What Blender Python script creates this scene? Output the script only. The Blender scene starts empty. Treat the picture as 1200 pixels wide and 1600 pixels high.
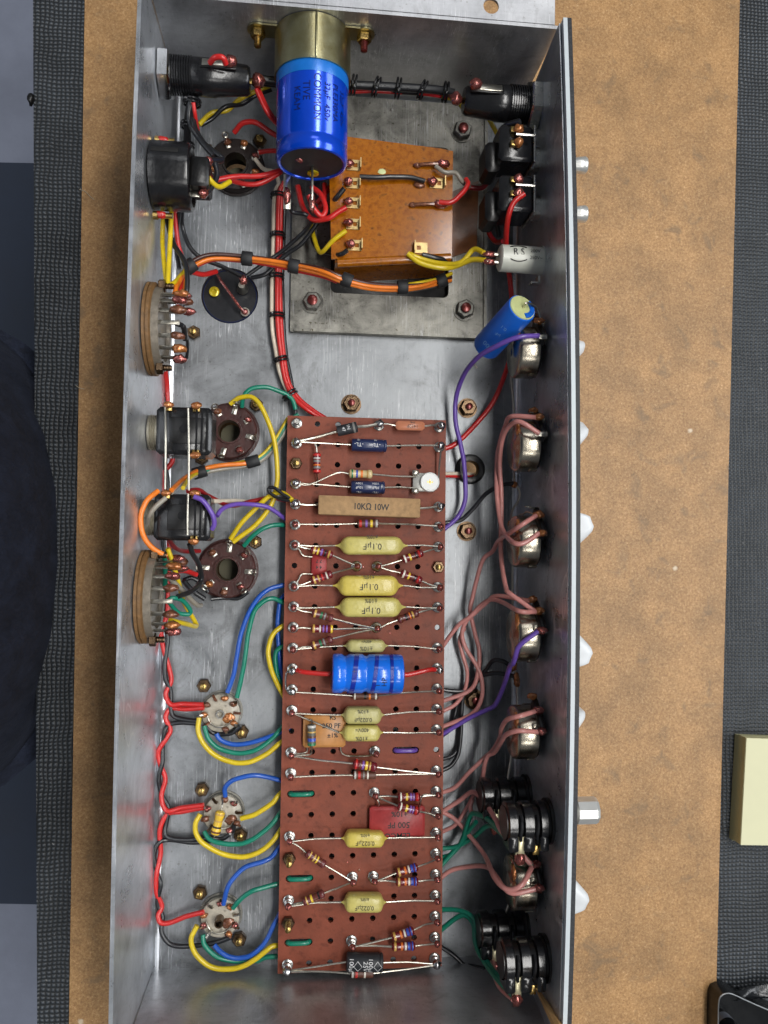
import bpy, bmesh, math, random
from mathutils import Vector as V, Matrix as M, Euler, noise
from mathutils.geometry import delaunay_2d_cdt
random.seed(7)
S = 0.0003                      # metres per unit; every coordinate below is in units of 0.3 mm
sc = bpy.context.scene
COL = sc.collection
# ------------------------------------------------------------------ camera, world, lamps, exposure
CAM = V((207.9, -725.7, 1222.04)); ROT = Euler((0.0462, -0.1070, 0.0120), 'XYZ'); FPX = 1219.0
cd = bpy.data.cameras.new('camera'); cam = bpy.data.objects.new('camera', cd); COL.objects.link(cam)
cam.location = CAM*S; cam.rotation_euler = ROT
cd.sensor_fit = 'VERTICAL'; cd.sensor_height = 36; cd.lens = FPX*36/1600
cd.clip_start = 0.005; cd.clip_end = 50
sc.camera = cam
RM = ROT.to_matrix()
wd = bpy.data.worlds.new('World'); sc.world = wd; wd.use_nodes = True
bg = wd.node_tree.nodes['Background']; bg.inputs[0].default_value = (0.86, 0.93, 1.0, 1); bg.inputs[1].default_value = 0.16
sc.view_settings.view_transform = 'Standard'; sc.view_settings.look = 'None'
sc.view_settings.exposure = 0.0; sc.view_settings.gamma = 1
def lamp(name, loc, target, size, power, color):
    l = bpy.data.lights.new(name, 'AREA'); l.shape = 'RECTANGLE'; l.size, l.size_y = size; l.energy = power; l.color = color
    o = bpy.data.objects.new(name, l); COL.objects.link(o); o.location = V(loc)*S
    d = (V(target)-V(loc)).normalized(); z = -d; x = V((0, 1, 0)).cross(z).normalized(); o.rotation_euler = M((x, z.cross(x), z)).transposed().to_euler()
    return o
lamp('ceiling_lamp', (1600, -400, 4700), (300, -650, 0), (0.22, 1.3), 15.5, (1.0, 0.98, 0.95))
lamp('side_fill', (4300, -500, 3300), (200, -700, 0), (0.5, 1.2), 12.0, (0.94, 0.97, 1.0))  # added soft fill from the right, brightens the left wall; no window there
lamp('left_room_lamp', (-3600, -700, 4300), (100, -700, 0), (0.35, 0.35), 7.5, (0.92, 0.96, 1.0))
lamp('far_ceiling_lamp', (1500, -4200, 4700), (300, -700, 0), (0.6, 0.16), 3, (1.0, 0.98, 0.95))
lamp('end_fill', (900, 3500, 4700), (300, -700, 0), (0.5, 0.3), 1.7, (0.97, 0.98, 1.0))  # unseen fill added beyond the far end so the flange reflects bright

# ------------------------------------------------------------------ pixel rays
def ray(px, py):
    return (RM @ V(((px-600)/FPX, (800-py)/FPX, -1))).normalized()
def at(px, py, z=0.0):
    d = ray(px, py); return CAM + d*((z-CAM.z)/d.z)
def atx(px, py, x):
    d = ray(px, py); return CAM + d*((x-CAM.x)/d.x)
def aty(px, py, y):
    d = ray(px, py); return CAM + d*((y-CAM.y)/d.y)

# ------------------------------------------------------------------ materials
def lin(c):
    return tuple(((v/255)/12.92 if v/255 <= 0.04045 else ((v/255+0.055)/1.055)**2.4) for v in c) + (1,)
MATS = {}
def mat(name, col, rough=0.4, metal=0.0, var=0.12, vs=30, bump=0.0, bs=6, coat=0.0, spec=0.5, stretch=None, col2=None, grime=0.0, sss=0.0, trans=0.0):
    """principled material with cloudy colour variation, fine relief and grime"""
    if name in MATS: return MATS[name]
    m = bpy.data.materials.new(name); m.use_nodes = True; MATS[name] = m
    n = m.node_tree.nodes; L = m.node_tree.links; b = n['Principled BSDF']
    b.inputs['Roughness'].default_value = rough; b.inputs['Metallic'].default_value = metal
    b.inputs['Coat Weight'].default_value = coat; b.inputs['Coat Roughness'].default_value = 0.12
    b.inputs['Specular IOR Level'].default_value = spec
    b.inputs['Transmission Weight'].default_value = trans
    tc = n.new('ShaderNodeTexCoord'); mp = n.new('ShaderNodeMapping'); L.new(tc.outputs['Object'], mp.inputs[0])
    if stretch: mp.inputs['Scale'].default_value = stretch
    t = n.new('ShaderNodeTexNoise'); t.inputs['Scale'].default_value = 1/(vs*S); t.inputs['Detail'].default_value = 6; t.inputs['Roughness'].default_value = 0.65
    L.new(mp.outputs[0], t.inputs['Vector'])
    r = n.new('ShaderNodeValToRGB'); r.color_ramp.elements[0].position = 0.3; r.color_ramp.elements[1].position = 0.7
    c = lin(col)
    c2 = lin(col2) if col2 else tuple(min(1, v*(1+var)) for v in c[:3])+(1,)
    c1 = tuple(v*(1-var) for v in c[:3])+(1,) if not col2 else c
    r.color_ramp.elements[0].color = c1; r.color_ramp.elements[1].color = c2
    L.new(t.outputs['Fac'], r.inputs[0]); out = r.outputs[0]
    if grime > 0:
        g = n.new('ShaderNodeTexNoise'); g.inputs['Scale'].default_value = 1/(9*S); g.inputs['Detail'].default_value = 8
        L.new(tc.outputs['Object'], g.inputs['Vector'])
        gr = n.new('ShaderNodeValToRGB'); gr.color_ramp.elements[0].position = 0.56; gr.color_ramp.elements[1].position = 0.72
        gr.color_ramp.elements[0].color = (0, 0, 0, 1); gr.color_ramp.elements[1].color = (grime, grime, grime, 1)
        L.new(g.outputs['Fac'], gr.inputs[0])
        mx = n.new('ShaderNodeMix'); mx.data_type = 'RGBA'; L.new(gr.outputs[0], mx.inputs[0]); L.new(out, mx.inputs[6])
        mx.inputs[7].default_value = tuple(v*0.35 for v in c[:3])+(1,); out = mx.outputs[2]
    L.new(out, b.inputs['Base Color'])
    rr = n.new('ShaderNodeMapRange'); rr.inputs[3].default_value = max(0.03, rough*0.75); rr.inputs[4].default_value = min(1, rough*1.25)
    L.new(t.outputs['Fac'], rr.inputs[0]); L.new(rr.outputs[0], b.inputs['Roughness'])
    if bump > 0:
        t2 = n.new('ShaderNodeTexNoise'); t2.inputs['Scale'].default_value = 1/(bs*S); t2.inputs['Detail'].default_value = 5
        L.new(mp.outputs[0], t2.inputs['Vector'])
        bp = n.new('ShaderNodeBump'); bp.inputs['Strength'].default_value = bump; bp.inputs['Distance'].default_value = bs*S*0.4
        L.new(t2.outputs['Fac'], bp.inputs['Height']); L.new(bp.outputs[0], b.inputs['Normal'])
    return m

def aluminium(name, base, rough, scratch_dir, streak=0.25, dirt=0.35, cs=120, lo=0.66):
    """worn aluminium sheet: cloudy oxide, rolling grain, sparse scratches and specks"""
    m = bpy.data.materials.new(name); m.use_nodes = True; MATS[name] = m
    n = m.node_tree.nodes; L = m.node_tree.links; b = n['Principled BSDF']
    b.inputs['Metallic'].default_value = 0.8
    tc = n.new('ShaderNodeTexCoord')
    def nz(scale, detail, vec, rough_=0.6, dist=0.0):
        t = n.new('ShaderNodeTexNoise'); t.inputs['Scale'].default_value = scale; t.inputs['Detail'].default_value = detail
        t.inputs['Roughness'].default_value = rough_; t.inputs['Distortion'].default_value = dist; L.new(vec, t.inputs['Vector']); return t.outputs['Fac']
    def mapped(scl, rot=(0, 0, 0)):
        mp = n.new('ShaderNodeMapping'); mp.inputs['Scale'].default_value = scl; mp.inputs['Rotation'].default_value = rot
        L.new(tc.outputs['Object'], mp.inputs[0]); return mp.outputs[0]
    def ramp(fac, p0, p1, c0, c1):
        r = n.new('ShaderNodeValToRGB'); r.color_ramp.elements[0].position = p0; r.color_ramp.elements[1].position = p1
        r.color_ramp.elements[0].color = c0; r.color_ramp.elements[1].color = c1; L.new(fac, r.inputs[0]); return r.outputs[0]
    def mult(a, c, f=1.0):
        x = n.new('ShaderNodeMix'); x.data_type = 'RGBA'; x.blend_type = 'MULTIPLY'; x.inputs[0].default_value = f
        L.new(a, x.inputs[6]); L.new(c, x.inputs[7]); return x.outputs[2]
    cloud = nz(1/(cs*S), 8, tc.outputs['Object'], 0.7, 0.5)
    grain = nz(1/(3*S), 4, mapped(scratch_dir))
    k = lin(base)
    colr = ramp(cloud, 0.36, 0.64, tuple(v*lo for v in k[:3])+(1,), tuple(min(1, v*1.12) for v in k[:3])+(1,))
    colr = mult(colr, ramp(grain, 0.25, 0.75, (1-streak,)*3+(1,), (1, 1, 1, 1)))
    spk = nz(1/(5*S), 3, tc.outputs['Object'])
    colr = mult(colr, ramp(spk, 0.63, 0.71, (1, 1, 1, 1), (1-dirt, 1-dirt*1.05, 1-dirt*1.15, 1)))
    stain = nz(1/(75*S), 9, tc.outputs['Object'], 0.78, 1.4)
    colr = mult(colr, ramp(stain, 0.54, 0.68, (1, 1, 1, 1), (0.46, 0.45, 0.44, 1)), dirt*1.6 if dirt < 0.6 else 1)
    L.new(colr, b.inputs['Base Color'])
    # scratches: thin level sets of stretched noise
    hs = []
    for (rz, sx) in ((0.35, 14), (-0.9, 22), (1.3, 17)):
        s_ = nz(1/(55*S), 1, mapped((sx, 0.35, 1.0), (0, 0, rz)))
        a = n.new('ShaderNodeMath'); a.operation = 'SUBTRACT'; L.new(s_, a.inputs[0]); a.inputs[1].default_value = 0.62
        q = n.new('ShaderNodeMath'); q.operation = 'ABSOLUTE'; L.new(a.outputs[0], q.inputs[0])
        w = n.new('ShaderNodeMapRange'); w.inputs[1].default_value = 0; w.inputs[2].default_value = 0.011; w.inputs[3].default_value = 1; w.inputs[4].default_value = 0
        L.new(q.outputs[0], w.inputs[0]); hs.append(w.outputs[0])
    sm = n.new('ShaderNodeMath'); sm.operation = 'MAXIMUM'; L.new(hs[0], sm.inputs[0]); L.new(hs[1], sm.inputs[1])
    sm2 = n.new('ShaderNodeMath'); sm2.operation = 'MAXIMUM'; L.new(sm.outputs[0], sm2.inputs[0]); L.new(hs[2], sm2.inputs[1])
    gate = ramp(nz(1/(150*S), 3, tc.outputs['Object']), 0.45, 0.6, (0, 0, 0, 1), (1, 1, 1, 1))
    gm = n.new('ShaderNodeMath'); gm.operation = 'MULTIPLY'; L.new(sm2.outputs[0], gm.inputs[0]); L.new(gate, gm.inputs[1])
    gm2 = n.new('ShaderNodeMath'); gm2.operation = 'MULTIPLY'; L.new(gm.outputs[0], gm2.inputs[0]); gm2.inputs[1].default_value = 0.8
    sx_ = n.new('ShaderNodeMix'); sx_.data_type = 'RGBA'; L.new(gm2.outputs[0], sx_.inputs[0]); L.new(colr, sx_.inputs[6]); sx_.inputs[7].default_value = (0.92, 0.93, 0.95, 1)
    L.new(sx_.outputs[2], b.inputs['Base Color'])
    rr = n.new('ShaderNodeMapRange'); rr.inputs[1].default_value = 0.3; rr.inputs[2].default_value = 0.7
    rr.inputs[3].default_value = rough*0.8; rr.inputs[4].default_value = rough*1.25; L.new(cloud, rr.inputs[0])
    ad = n.new('ShaderNodeMath'); ad.operation = 'MULTIPLY_ADD'; L.new(sm2.outputs[0], ad.inputs[0]); ad.inputs[1].default_value = 0.18; L.new(rr.outputs[0], ad.inputs[2])
    L.new(ad.outputs[0], b.inputs['Roughness'])
    h = n.new('ShaderNodeMath'); h.operation = 'MULTIPLY_ADD'; L.new(sm2.outputs[0], h.inputs[0]); h.inputs[1].default_value = -0.35
    L.new(grain, h.inputs[2])
    wv = nz(1/(200*S), 2, tc.outputs['Object'])
    bp0 = n.new('ShaderNodeBump'); bp0.inputs['Strength'].default_value = 0.5; bp0.inputs['Distance'].default_value = 6*S; L.new(wv, bp0.inputs['Height'])
    bp = n.new('ShaderNodeBump'); bp.inputs['Strength'].default_value = 0.14; bp.inputs['Distance'].default_value = 0.3*S
    L.new(h.outputs[0], bp.inputs['Height']); L.new(bp0.outputs[0], bp.inputs['Normal']); L.new(bp.outputs[0], b.inputs['Normal'])
    return m

def hardboard(name):
    m = bpy.data.materials.new(name); m.use_nodes = True; MATS[name] = m
    n = m.node_tree.nodes; L = m.node_tree.links; b = n['Principled BSDF']; b.inputs['Roughness'].default_value = 0.5
    tc = n.new('ShaderNodeTexCoord')
    def nz(px, det, ro=0.6, dist=0.0):
        t = n.new('ShaderNodeTexNoise'); t.inputs['Scale'].default_value = 1/(px*S); t.inputs['Detail'].default_value = det
        t.inputs['Roughness'].default_value = ro; t.inputs['Distortion'].default_value = dist
        L.new(tc.outputs['Object'], t.inputs['Vector']); return t.outputs['Fac']
    def ramp(f, els):
        r = n.new('ShaderNodeValToRGB'); e = r.color_ramp.elements
        e[0].position, e[0].color = els[0]; e[1].position, e[1].color = els[1]
        for p, c in els[2:]: x = e.new(p); x.color = c
        L.new(f, r.inputs[0]); return r.outputs[0]
    def mix(a, c, f, mode='MULTIPLY'):
        x = n.new('ShaderNodeMix'); x.data_type = 'RGBA'; x.blend_type = mode
        if isinstance(f, float): x.inputs[0].default_value = f
        else: L.new(f, x.inputs[0])
        L.new(a, x.inputs[6])
        if isinstance(c, tuple): x.inputs[7].default_value = c
        else: L.new(c, x.inputs[7])
        return x.outputs[2]
    fleck = nz(4.4, 9, 0.9); blot = nz(90, 8, 0.7)
    c = ramp(fleck, [(0.37, lin((126, 90, 54))), (0.49, lin((166, 127, 81))), (0.57, lin((184, 145, 98))), (0.67, lin((228, 198, 154)))])
    c = mix(c, ramp(blot, [(0.36, (0.74, 0.73, 0.72, 1)), (0.62, (1.08, 1.06, 1.03, 1))]), 1.0)
    stain = nz(48, 4, 0.55, 0.6)
    c = mix(c, lin((112, 92, 68)), ramp(stain, [(0.58, (0, 0, 0, 1)), (0.72, (0.6, 0.6, 0.6, 1))]), 'MIX')
    vp = n.new('ShaderNodeTexVoronoi'); vp.inputs['Scale'].default_value = 1/(150*S); L.new(tc.outputs['Object'], vp.inputs['Vector'])
    wob = nz(12, 3)
    ad = n.new('ShaderNodeMath'); ad.operation = 'MULTIPLY_ADD'; L.new(wob, ad.inputs[0]); ad.inputs[1].default_value = 0.07; L.new(vp.outputs['Distance'], ad.inputs[2])
    c = mix(c, lin((222, 206, 180)), ramp(ad.outputs[0], [(0.055, (0.75, 0.75, 0.75, 1)), (0.075, (0, 0, 0, 1))]), 'MIX')
    L.new(c, b.inputs['Base Color'])
    bp = n.new('ShaderNodeBump'); bp.inputs['Strength'].default_value = 0.35; bp.inputs['Distance'].default_value = 1.5*S
    L.new(fleck, bp.inputs['Height']); L.new(bp.outputs[0], b.inputs['Normal'])
    return m

def ribbed(name):
    """dark woven non-slip matting"""
    m = bpy.data.materials.new(name); m.use_nodes = True; MATS[name] = m
    n = m.node_tree.nodes; L = m.node_tree.links; b = n['Principled BSDF']; b.inputs['Roughness'].default_value = 0.42
    tc = n.new('ShaderNodeTexCoord')
    wob = n.new('ShaderNodeTexNoise'); wob.inputs['Scale'].default_value = 1/(40*S); L.new(tc.outputs['Object'], wob.inputs['Vector'])
    mp = n.new('ShaderNodeMix'); mp.data_type = 'RGBA'; mp.blend_type = 'ADD'; mp.inputs[0].default_value = 0.0028
    L.new(tc.outputs['Object'], mp.inputs[6]); L.new(wob.outputs['Color'], mp.inputs[7])
    out = []
    for d, p in (('X', 8.0), ('Y', 7.2)):
        w = n.new('ShaderNodeTexWave'); w.bands_direction = d; w.inputs['Scale'].default_value = 2*math.pi/20/(p*S)
        w.inputs['Distortion'].default_value = 0.6; L.new(mp.outputs[2], w.inputs['Vector']); out.append(w.outputs['Fac'])
    mu = n.new('ShaderNodeMath'); mu.operation = 'MULTIPLY'; L.new(out[0], mu.inputs[0]); L.new(out[1], mu.inputs[1])
    r = n.new('ShaderNodeValToRGB'); r.color_ramp.elements[0].color = lin((30, 33, 36)); r.color_ramp.elements[1].color = lin((86, 92, 99))
    r.color_ramp.elements[0].position = 0.05; r.color_ramp.elements[1].position = 0.9
    L.new(mu.outputs[0], r.inputs[0])
    d = n.new('ShaderNodeTexNoise'); d.inputs['Scale'].default_value = 1/(110*S); d.inputs['Detail'].default_value = 8; d.inputs['Roughness'].default_value = 0.75; L.new(tc.outputs['Object'], d.inputs['Vector'])
    dr = n.new('ShaderNodeValToRGB'); dr.color_ramp.elements[0].position = 0.35; dr.color_ramp.elements[1].position = 0.65; dr.color_ramp.elements[0].color = (0.6, 0.6, 0.6, 1); dr.color_ramp.elements[1].color = (1.15, 1.15, 1.15, 1); L.new(d.outputs['Fac'], dr.inputs[0])
    mm = n.new('ShaderNodeMix'); mm.data_type = 'RGBA'; mm.blend_type = 'MULTIPLY'; mm.inputs[0].default_value = 1; L.new(r.outputs[0], mm.inputs[6]); L.new(dr.outputs[0], mm.inputs[7])
    sp = n.new('ShaderNodeTexNoise'); sp.inputs['Scale'].default_value = 1/(7*S); sp.inputs['Detail'].default_value = 2; L.new(tc.outputs['Object'], sp.inputs['Vector'])
    sr = n.new('ShaderNodeValToRGB'); sr.color_ramp.elements[0].position = 0.74; sr.color_ramp.elements[1].position = 0.78; sr.color_ramp.elements[0].color = (0, 0, 0, 1); sr.color_ramp.elements[1].color = (.5, .5, .5, 1); L.new(sp.outputs['Fac'], sr.inputs[0])
    ms = n.new('ShaderNodeMix'); ms.data_type = 'RGBA'; L.new(sr.outputs[0], ms.inputs[0]); L.new(mm.outputs[2], ms.inputs[6]); ms.inputs[7].default_value = (.45, .44, .42, 1)
    L.new(ms.outputs[2], b.inputs['Base Color'])
    bp = n.new('ShaderNodeBump'); bp.inputs['Strength'].default_value = 0.8; bp.inputs['Distance'].default_value = 2.5*S
    L.new(mu.outputs[0], bp.inputs['Height']); L.new(bp.outputs[0], b.inputs['Normal'])
    return m

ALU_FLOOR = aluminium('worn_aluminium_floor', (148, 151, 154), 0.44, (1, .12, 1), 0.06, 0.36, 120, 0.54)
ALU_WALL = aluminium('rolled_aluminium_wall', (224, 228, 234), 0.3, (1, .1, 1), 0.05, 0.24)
ALU_END = aluminium('rolled_aluminium_end', (196, 197, 200), 0.33, (.1, 1, 1), 0.09, 0.3)
ALU_PLATE = aluminium('stained_tinned_steel', (150, 148, 140), 0.45, (.3, 1, 1), 0.1, 0.8, 45, 0.28)
BENCH = hardboard('pressed_hardboard'); MATTING = ribbed('woven_black_matting')
STEEL = mat('bright_steel', (196, 194, 188), 0.28, 1.0, 0.15, 12, 0.15, 4)
TIN = mat('tinned_wire', (188, 184, 172), 0.3, 1.0, 0.15, 8, 0.2, 3)
SOLDER = mat('solder', (196, 196, 196), 0.22, 1.0, 0.2, 6, 0.4, 4)
FLUX = mat('red_flux_solder', (98, 30, 28), 0.16, 0.75, 0.45, 3, 0.7, 3, coat=0.8, col2=(200, 118, 108))
AMBER = mat('amber_flux_solder', (150, 74, 30), 0.2, 0.5, 0.5, 4, 0.6, 3, coat=0.8, col2=(205, 140, 80))
DARKFLUX = mat('dark_burnt_flux', (70, 34, 24), 0.3, 0.3, 0.5, 5, 0.6, 3, coat=0.6, col2=(150, 96, 66))
BRASS = mat('passivated_brass', (164, 138, 84), 0.28, 1.0, 0.25, 8, 0.2, 4)
BRONZE = mat('dark_bronze_steel', (98, 80, 62), 0.34, 1.0, 0.35, 8, 0.3, 4)
ZINC = mat('yellow_zinc_plating', (176, 164, 116), 0.3, 1.0, 0.25, 26, 0.15, 3, col2=(190, 186, 150))
SATIN = mat('satin_chrome', (222, 222, 218), 0.3, 0.7, 0.05, 20)
CHROME = mat('chrome', (225, 225, 225), 0.1, 1.0, 0.05, 20)
NICKEL = mat('dull_nickel_can', (178, 170, 154), 0.24, 1.0, 0.15, 20, 0.1, 5)
BLACKP = mat('black_moulded_plastic', (22, 22, 24), 0.22, 0, 0.3, 12, 0.12, 5, spec=0.6)
BLACKM = mat('black_bakelite', (16, 15, 15), 0.35, 0, 0.4, 10, 0.2, 4)
DARKHOLE = mat('dark_void', (10, 9, 8), 0.8)
BOARDM = mat('red_brown_paxolin', (130, 68, 50), 0.5, 0, 0.22, 40, 0.3, 2.5, grime=0.5, spec=0.25)
BAKE = mat('brown_bakelite', (62, 30, 26), 0.3, 0, 0.35, 12, 0.3, 4, coat=0.2)
BAKE_BLK = mat('black_brown_bakelite', (32, 24, 22), 0.35, 0, 0.4, 12, 0.3, 4)
PAXTAN = mat('tan_fibre', (112, 82, 48), 0.5, 0, 0.3, 8, 0.3, 3)
CERAMIC = mat('stained_white_ceramic', (176, 168, 152), 0.3, 0, 0.25, 9, 0.2, 5, grime=1.0)
PAPER = mat('varnished_amber_paper', (126, 64, 2), 0.22, 0, 0.35, 9, 0.0, 5, coat=0.7, spec=0.2, col2=(180, 108, 12), grime=0.8)
PAPERDK = mat('dark_varnished_paper', (88, 48, 16), 0.35, 0, 0.3, 20, 0.2, 3, col2=(120, 70, 26))
BLUEFILM = mat('royal_blue_film', (0, 72, 214), 0.2, 0.4, 0.12, 60, 0.04, 8, coat=0.6)
BLUERIM = mat('light_blue_film', (20, 110, 200), 0.3, 0.1, 0.12, 20, 0.1, 4)
BLUECAP = mat('bright_blue_sleeve', (14, 108, 226), 0.22, 0.0, 0.1, 40, 0.05, 8, coat=0.5)
BLUESTRIPE = mat('deep_blue_print', (10, 40, 150), 0.24, 0, 0.1, 40, coat=0.5)
BLUETUBE = mat('soft_blue_sleeve', (20, 104, 214), 0.36, 0, 0.1, 40, 0.05, 6)
NAVY = mat('navy_sleeve', (34, 46, 84), 0.3, 0, 0.12, 20, 0.05, 6, coat=0.3)
CREAM = mat('cream_resin', (206, 214, 150), 0.4, 0, 0.12, 8, 0.1, 4)
YELCAP = mat('mustard_yellow_resin', (198, 186, 104), 0.33, 0, 0.16, 18, 0.22, 5, coat=0.15, grime=0.3)
YELCAP2 = mat('olive_yellow_resin', (186, 178, 114), 0.36, 0, 0.16, 18, 0.22, 5, grime=0.35)
YELCAP3 = mat('golden_yellow_resin', (208, 188, 88), 0.33, 0, 0.16, 18, 0.22, 5, coat=0.15, grime=0.3)
CEMENT = mat('buff_cement', (172, 138, 98), 0.85, 0, 0.2, 10, 0.4, 3, grime=0.3)
SALMON = mat('salmon_resin', (200, 128, 96), 0.3, 0, 0.1, 10, coat=0.3)
REDMICA = mat('dusty_red_resin', (160, 54, 54), 0.42, 0, 0.2, 14, 0.2, 4, grime=0.2)
TANMICA = mat('tan_resin', (184, 128, 72), 0.35, 0, 0.15, 14, 0.1, 4, grime=0.2)
WHITECAP = mat('milky_white_plastic', (206, 208, 196), 0.3, 0, 0.08, 20, 0.05, 6)
KNOBW = mat('white_knob_plastic', (212, 215, 217), 0.3, 0, 0.05, 30)
GREYDOT = mat('grey_dot', (150, 152, 154), 0.4)
INKB = mat('black_print', (24, 22, 20), 0.5); INKDB = mat('dark_blue_print', (8, 22, 84), 0.3); INKW = mat('white_print', (225, 225, 225), 0.5)
INKT = mat('pale_blue_print', (120, 170, 225), 0.4)
WHITEEDGE = mat('white_panel_edge', (186, 194, 198), 0.4, 0, 0.05, 20); BLACKPANEL = mat('black_grained_panel', (26, 29, 34), 0.55, 0, 0.25, 5, 0.6, 4)
RBODY = mat('wine_red_lacquer', (110, 24, 34), 0.22, 0, 0.25, 6, 0.15, 4, coat=0.5)
RBODYD = mat('dull_maroon_lacquer', (100, 44, 44), 0.32, 0, 0.25, 6, 0.15, 4, coat=0.3)
CARBON = mat('brown_carbon_body', (96, 58, 44), 0.45, 0, 0.2, 6, 0.2, 3)
BEIGE = mat('beige_lacquer', (212, 190, 140), 0.3, 0, 0.1, 8, coat=0.3)
GREYBL = mat('grey_carbon_body', (92, 92, 84), 0.4, 0, 0.2, 6)
YELRES = mat('yellow_lacquer', (226, 186, 50), 0.3, 0, 0.1, 8, coat=0.3)
DIODE = mat('black_epoxy', (42, 44, 48), 0.45, 0, 0.15, 8, 0.2, 3)
SKINNAVY = mat('navy_cotton_trousers', (34, 41, 60), 0.9, 0, 0.3, 40, 0.9, 70, stretch=(1, 1, .4))
CONCRETE = mat('grey_painted_floor', (140, 145, 162), 0.7, 0, 0.15, 400, 0.1, 20)
FLOORDARK = mat('slate_grey_floor', (52, 60, 76), 0.8, 0, 0.15, 300, 0.1, 20)
POSTIT = mat('cream_paper_pad', (212, 210, 174), 0.7, 0, 0.03, 60); POSTEDGE = mat('pad_edge', (206, 202, 156), 0.8, 0, 0.2, 3, stretch=(1, 1, 30))
TRAYM = mat('black_glossy_tray', (14, 15, 17), 0.25, 0, 0.3, 30); GLOVE = mat('black_film_bag', (28, 30, 33), 0.25, 0, 0.3, 20, 0.3, 12)
WOOD = mat('pale_splint_wood', (214, 170, 112), 0.6, 0, 0.2, 6, 0.2, 3, stretch=(6, 1, 6))
HEAT = mat('black_heatshrink', (32, 33, 35), 0.6, 0, 0.2, 8, 0.2, 3)
WIRECOL = dict(red=(196, 38, 36), black=(30, 31, 34), yellow=(214, 186, 30), green=(14, 122, 98), blue=(30, 84, 176), pink=(196, 132, 126),
               purple=(106, 78, 168), orange=(228, 122, 36), white=(214, 202, 182), grey=(142, 136, 124), brown=(66, 34, 28), darkred=(140, 24, 30))
for k, v in WIRECOL.items():
    mat('pvc_'+k, v, 0.3, 0, 0.12, 14, 0.08, 6, coat=0.15, grime=0.18 if k in ('yellow', 'pink', 'white', 'grey', 'orange') else 0.0)
BANDC = dict(k=(20, 18, 18), n=(96, 50, 28), r=(190, 40, 36), o=(230, 120, 40), y=(232, 196, 60), g=(30, 110, 70), b=(50, 80, 180), v=(130, 90, 170),
             e=(130, 128, 124), w=(226, 220, 206), d=(200, 160, 80), s=(186, 184, 178), t=(190, 150, 90))
def band_mat(k): return mat('band_'+{'k':'black','n':'brown','r':'red','o':'orange','y':'yellow','g':'green','b':'blue','v':'violet','e':'grey','w':'white','d':'gold','s':'silver','t':'tan'}[k], BANDC[k], 0.3, 0.0, 0.1, 8, coat=0.3)

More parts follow.
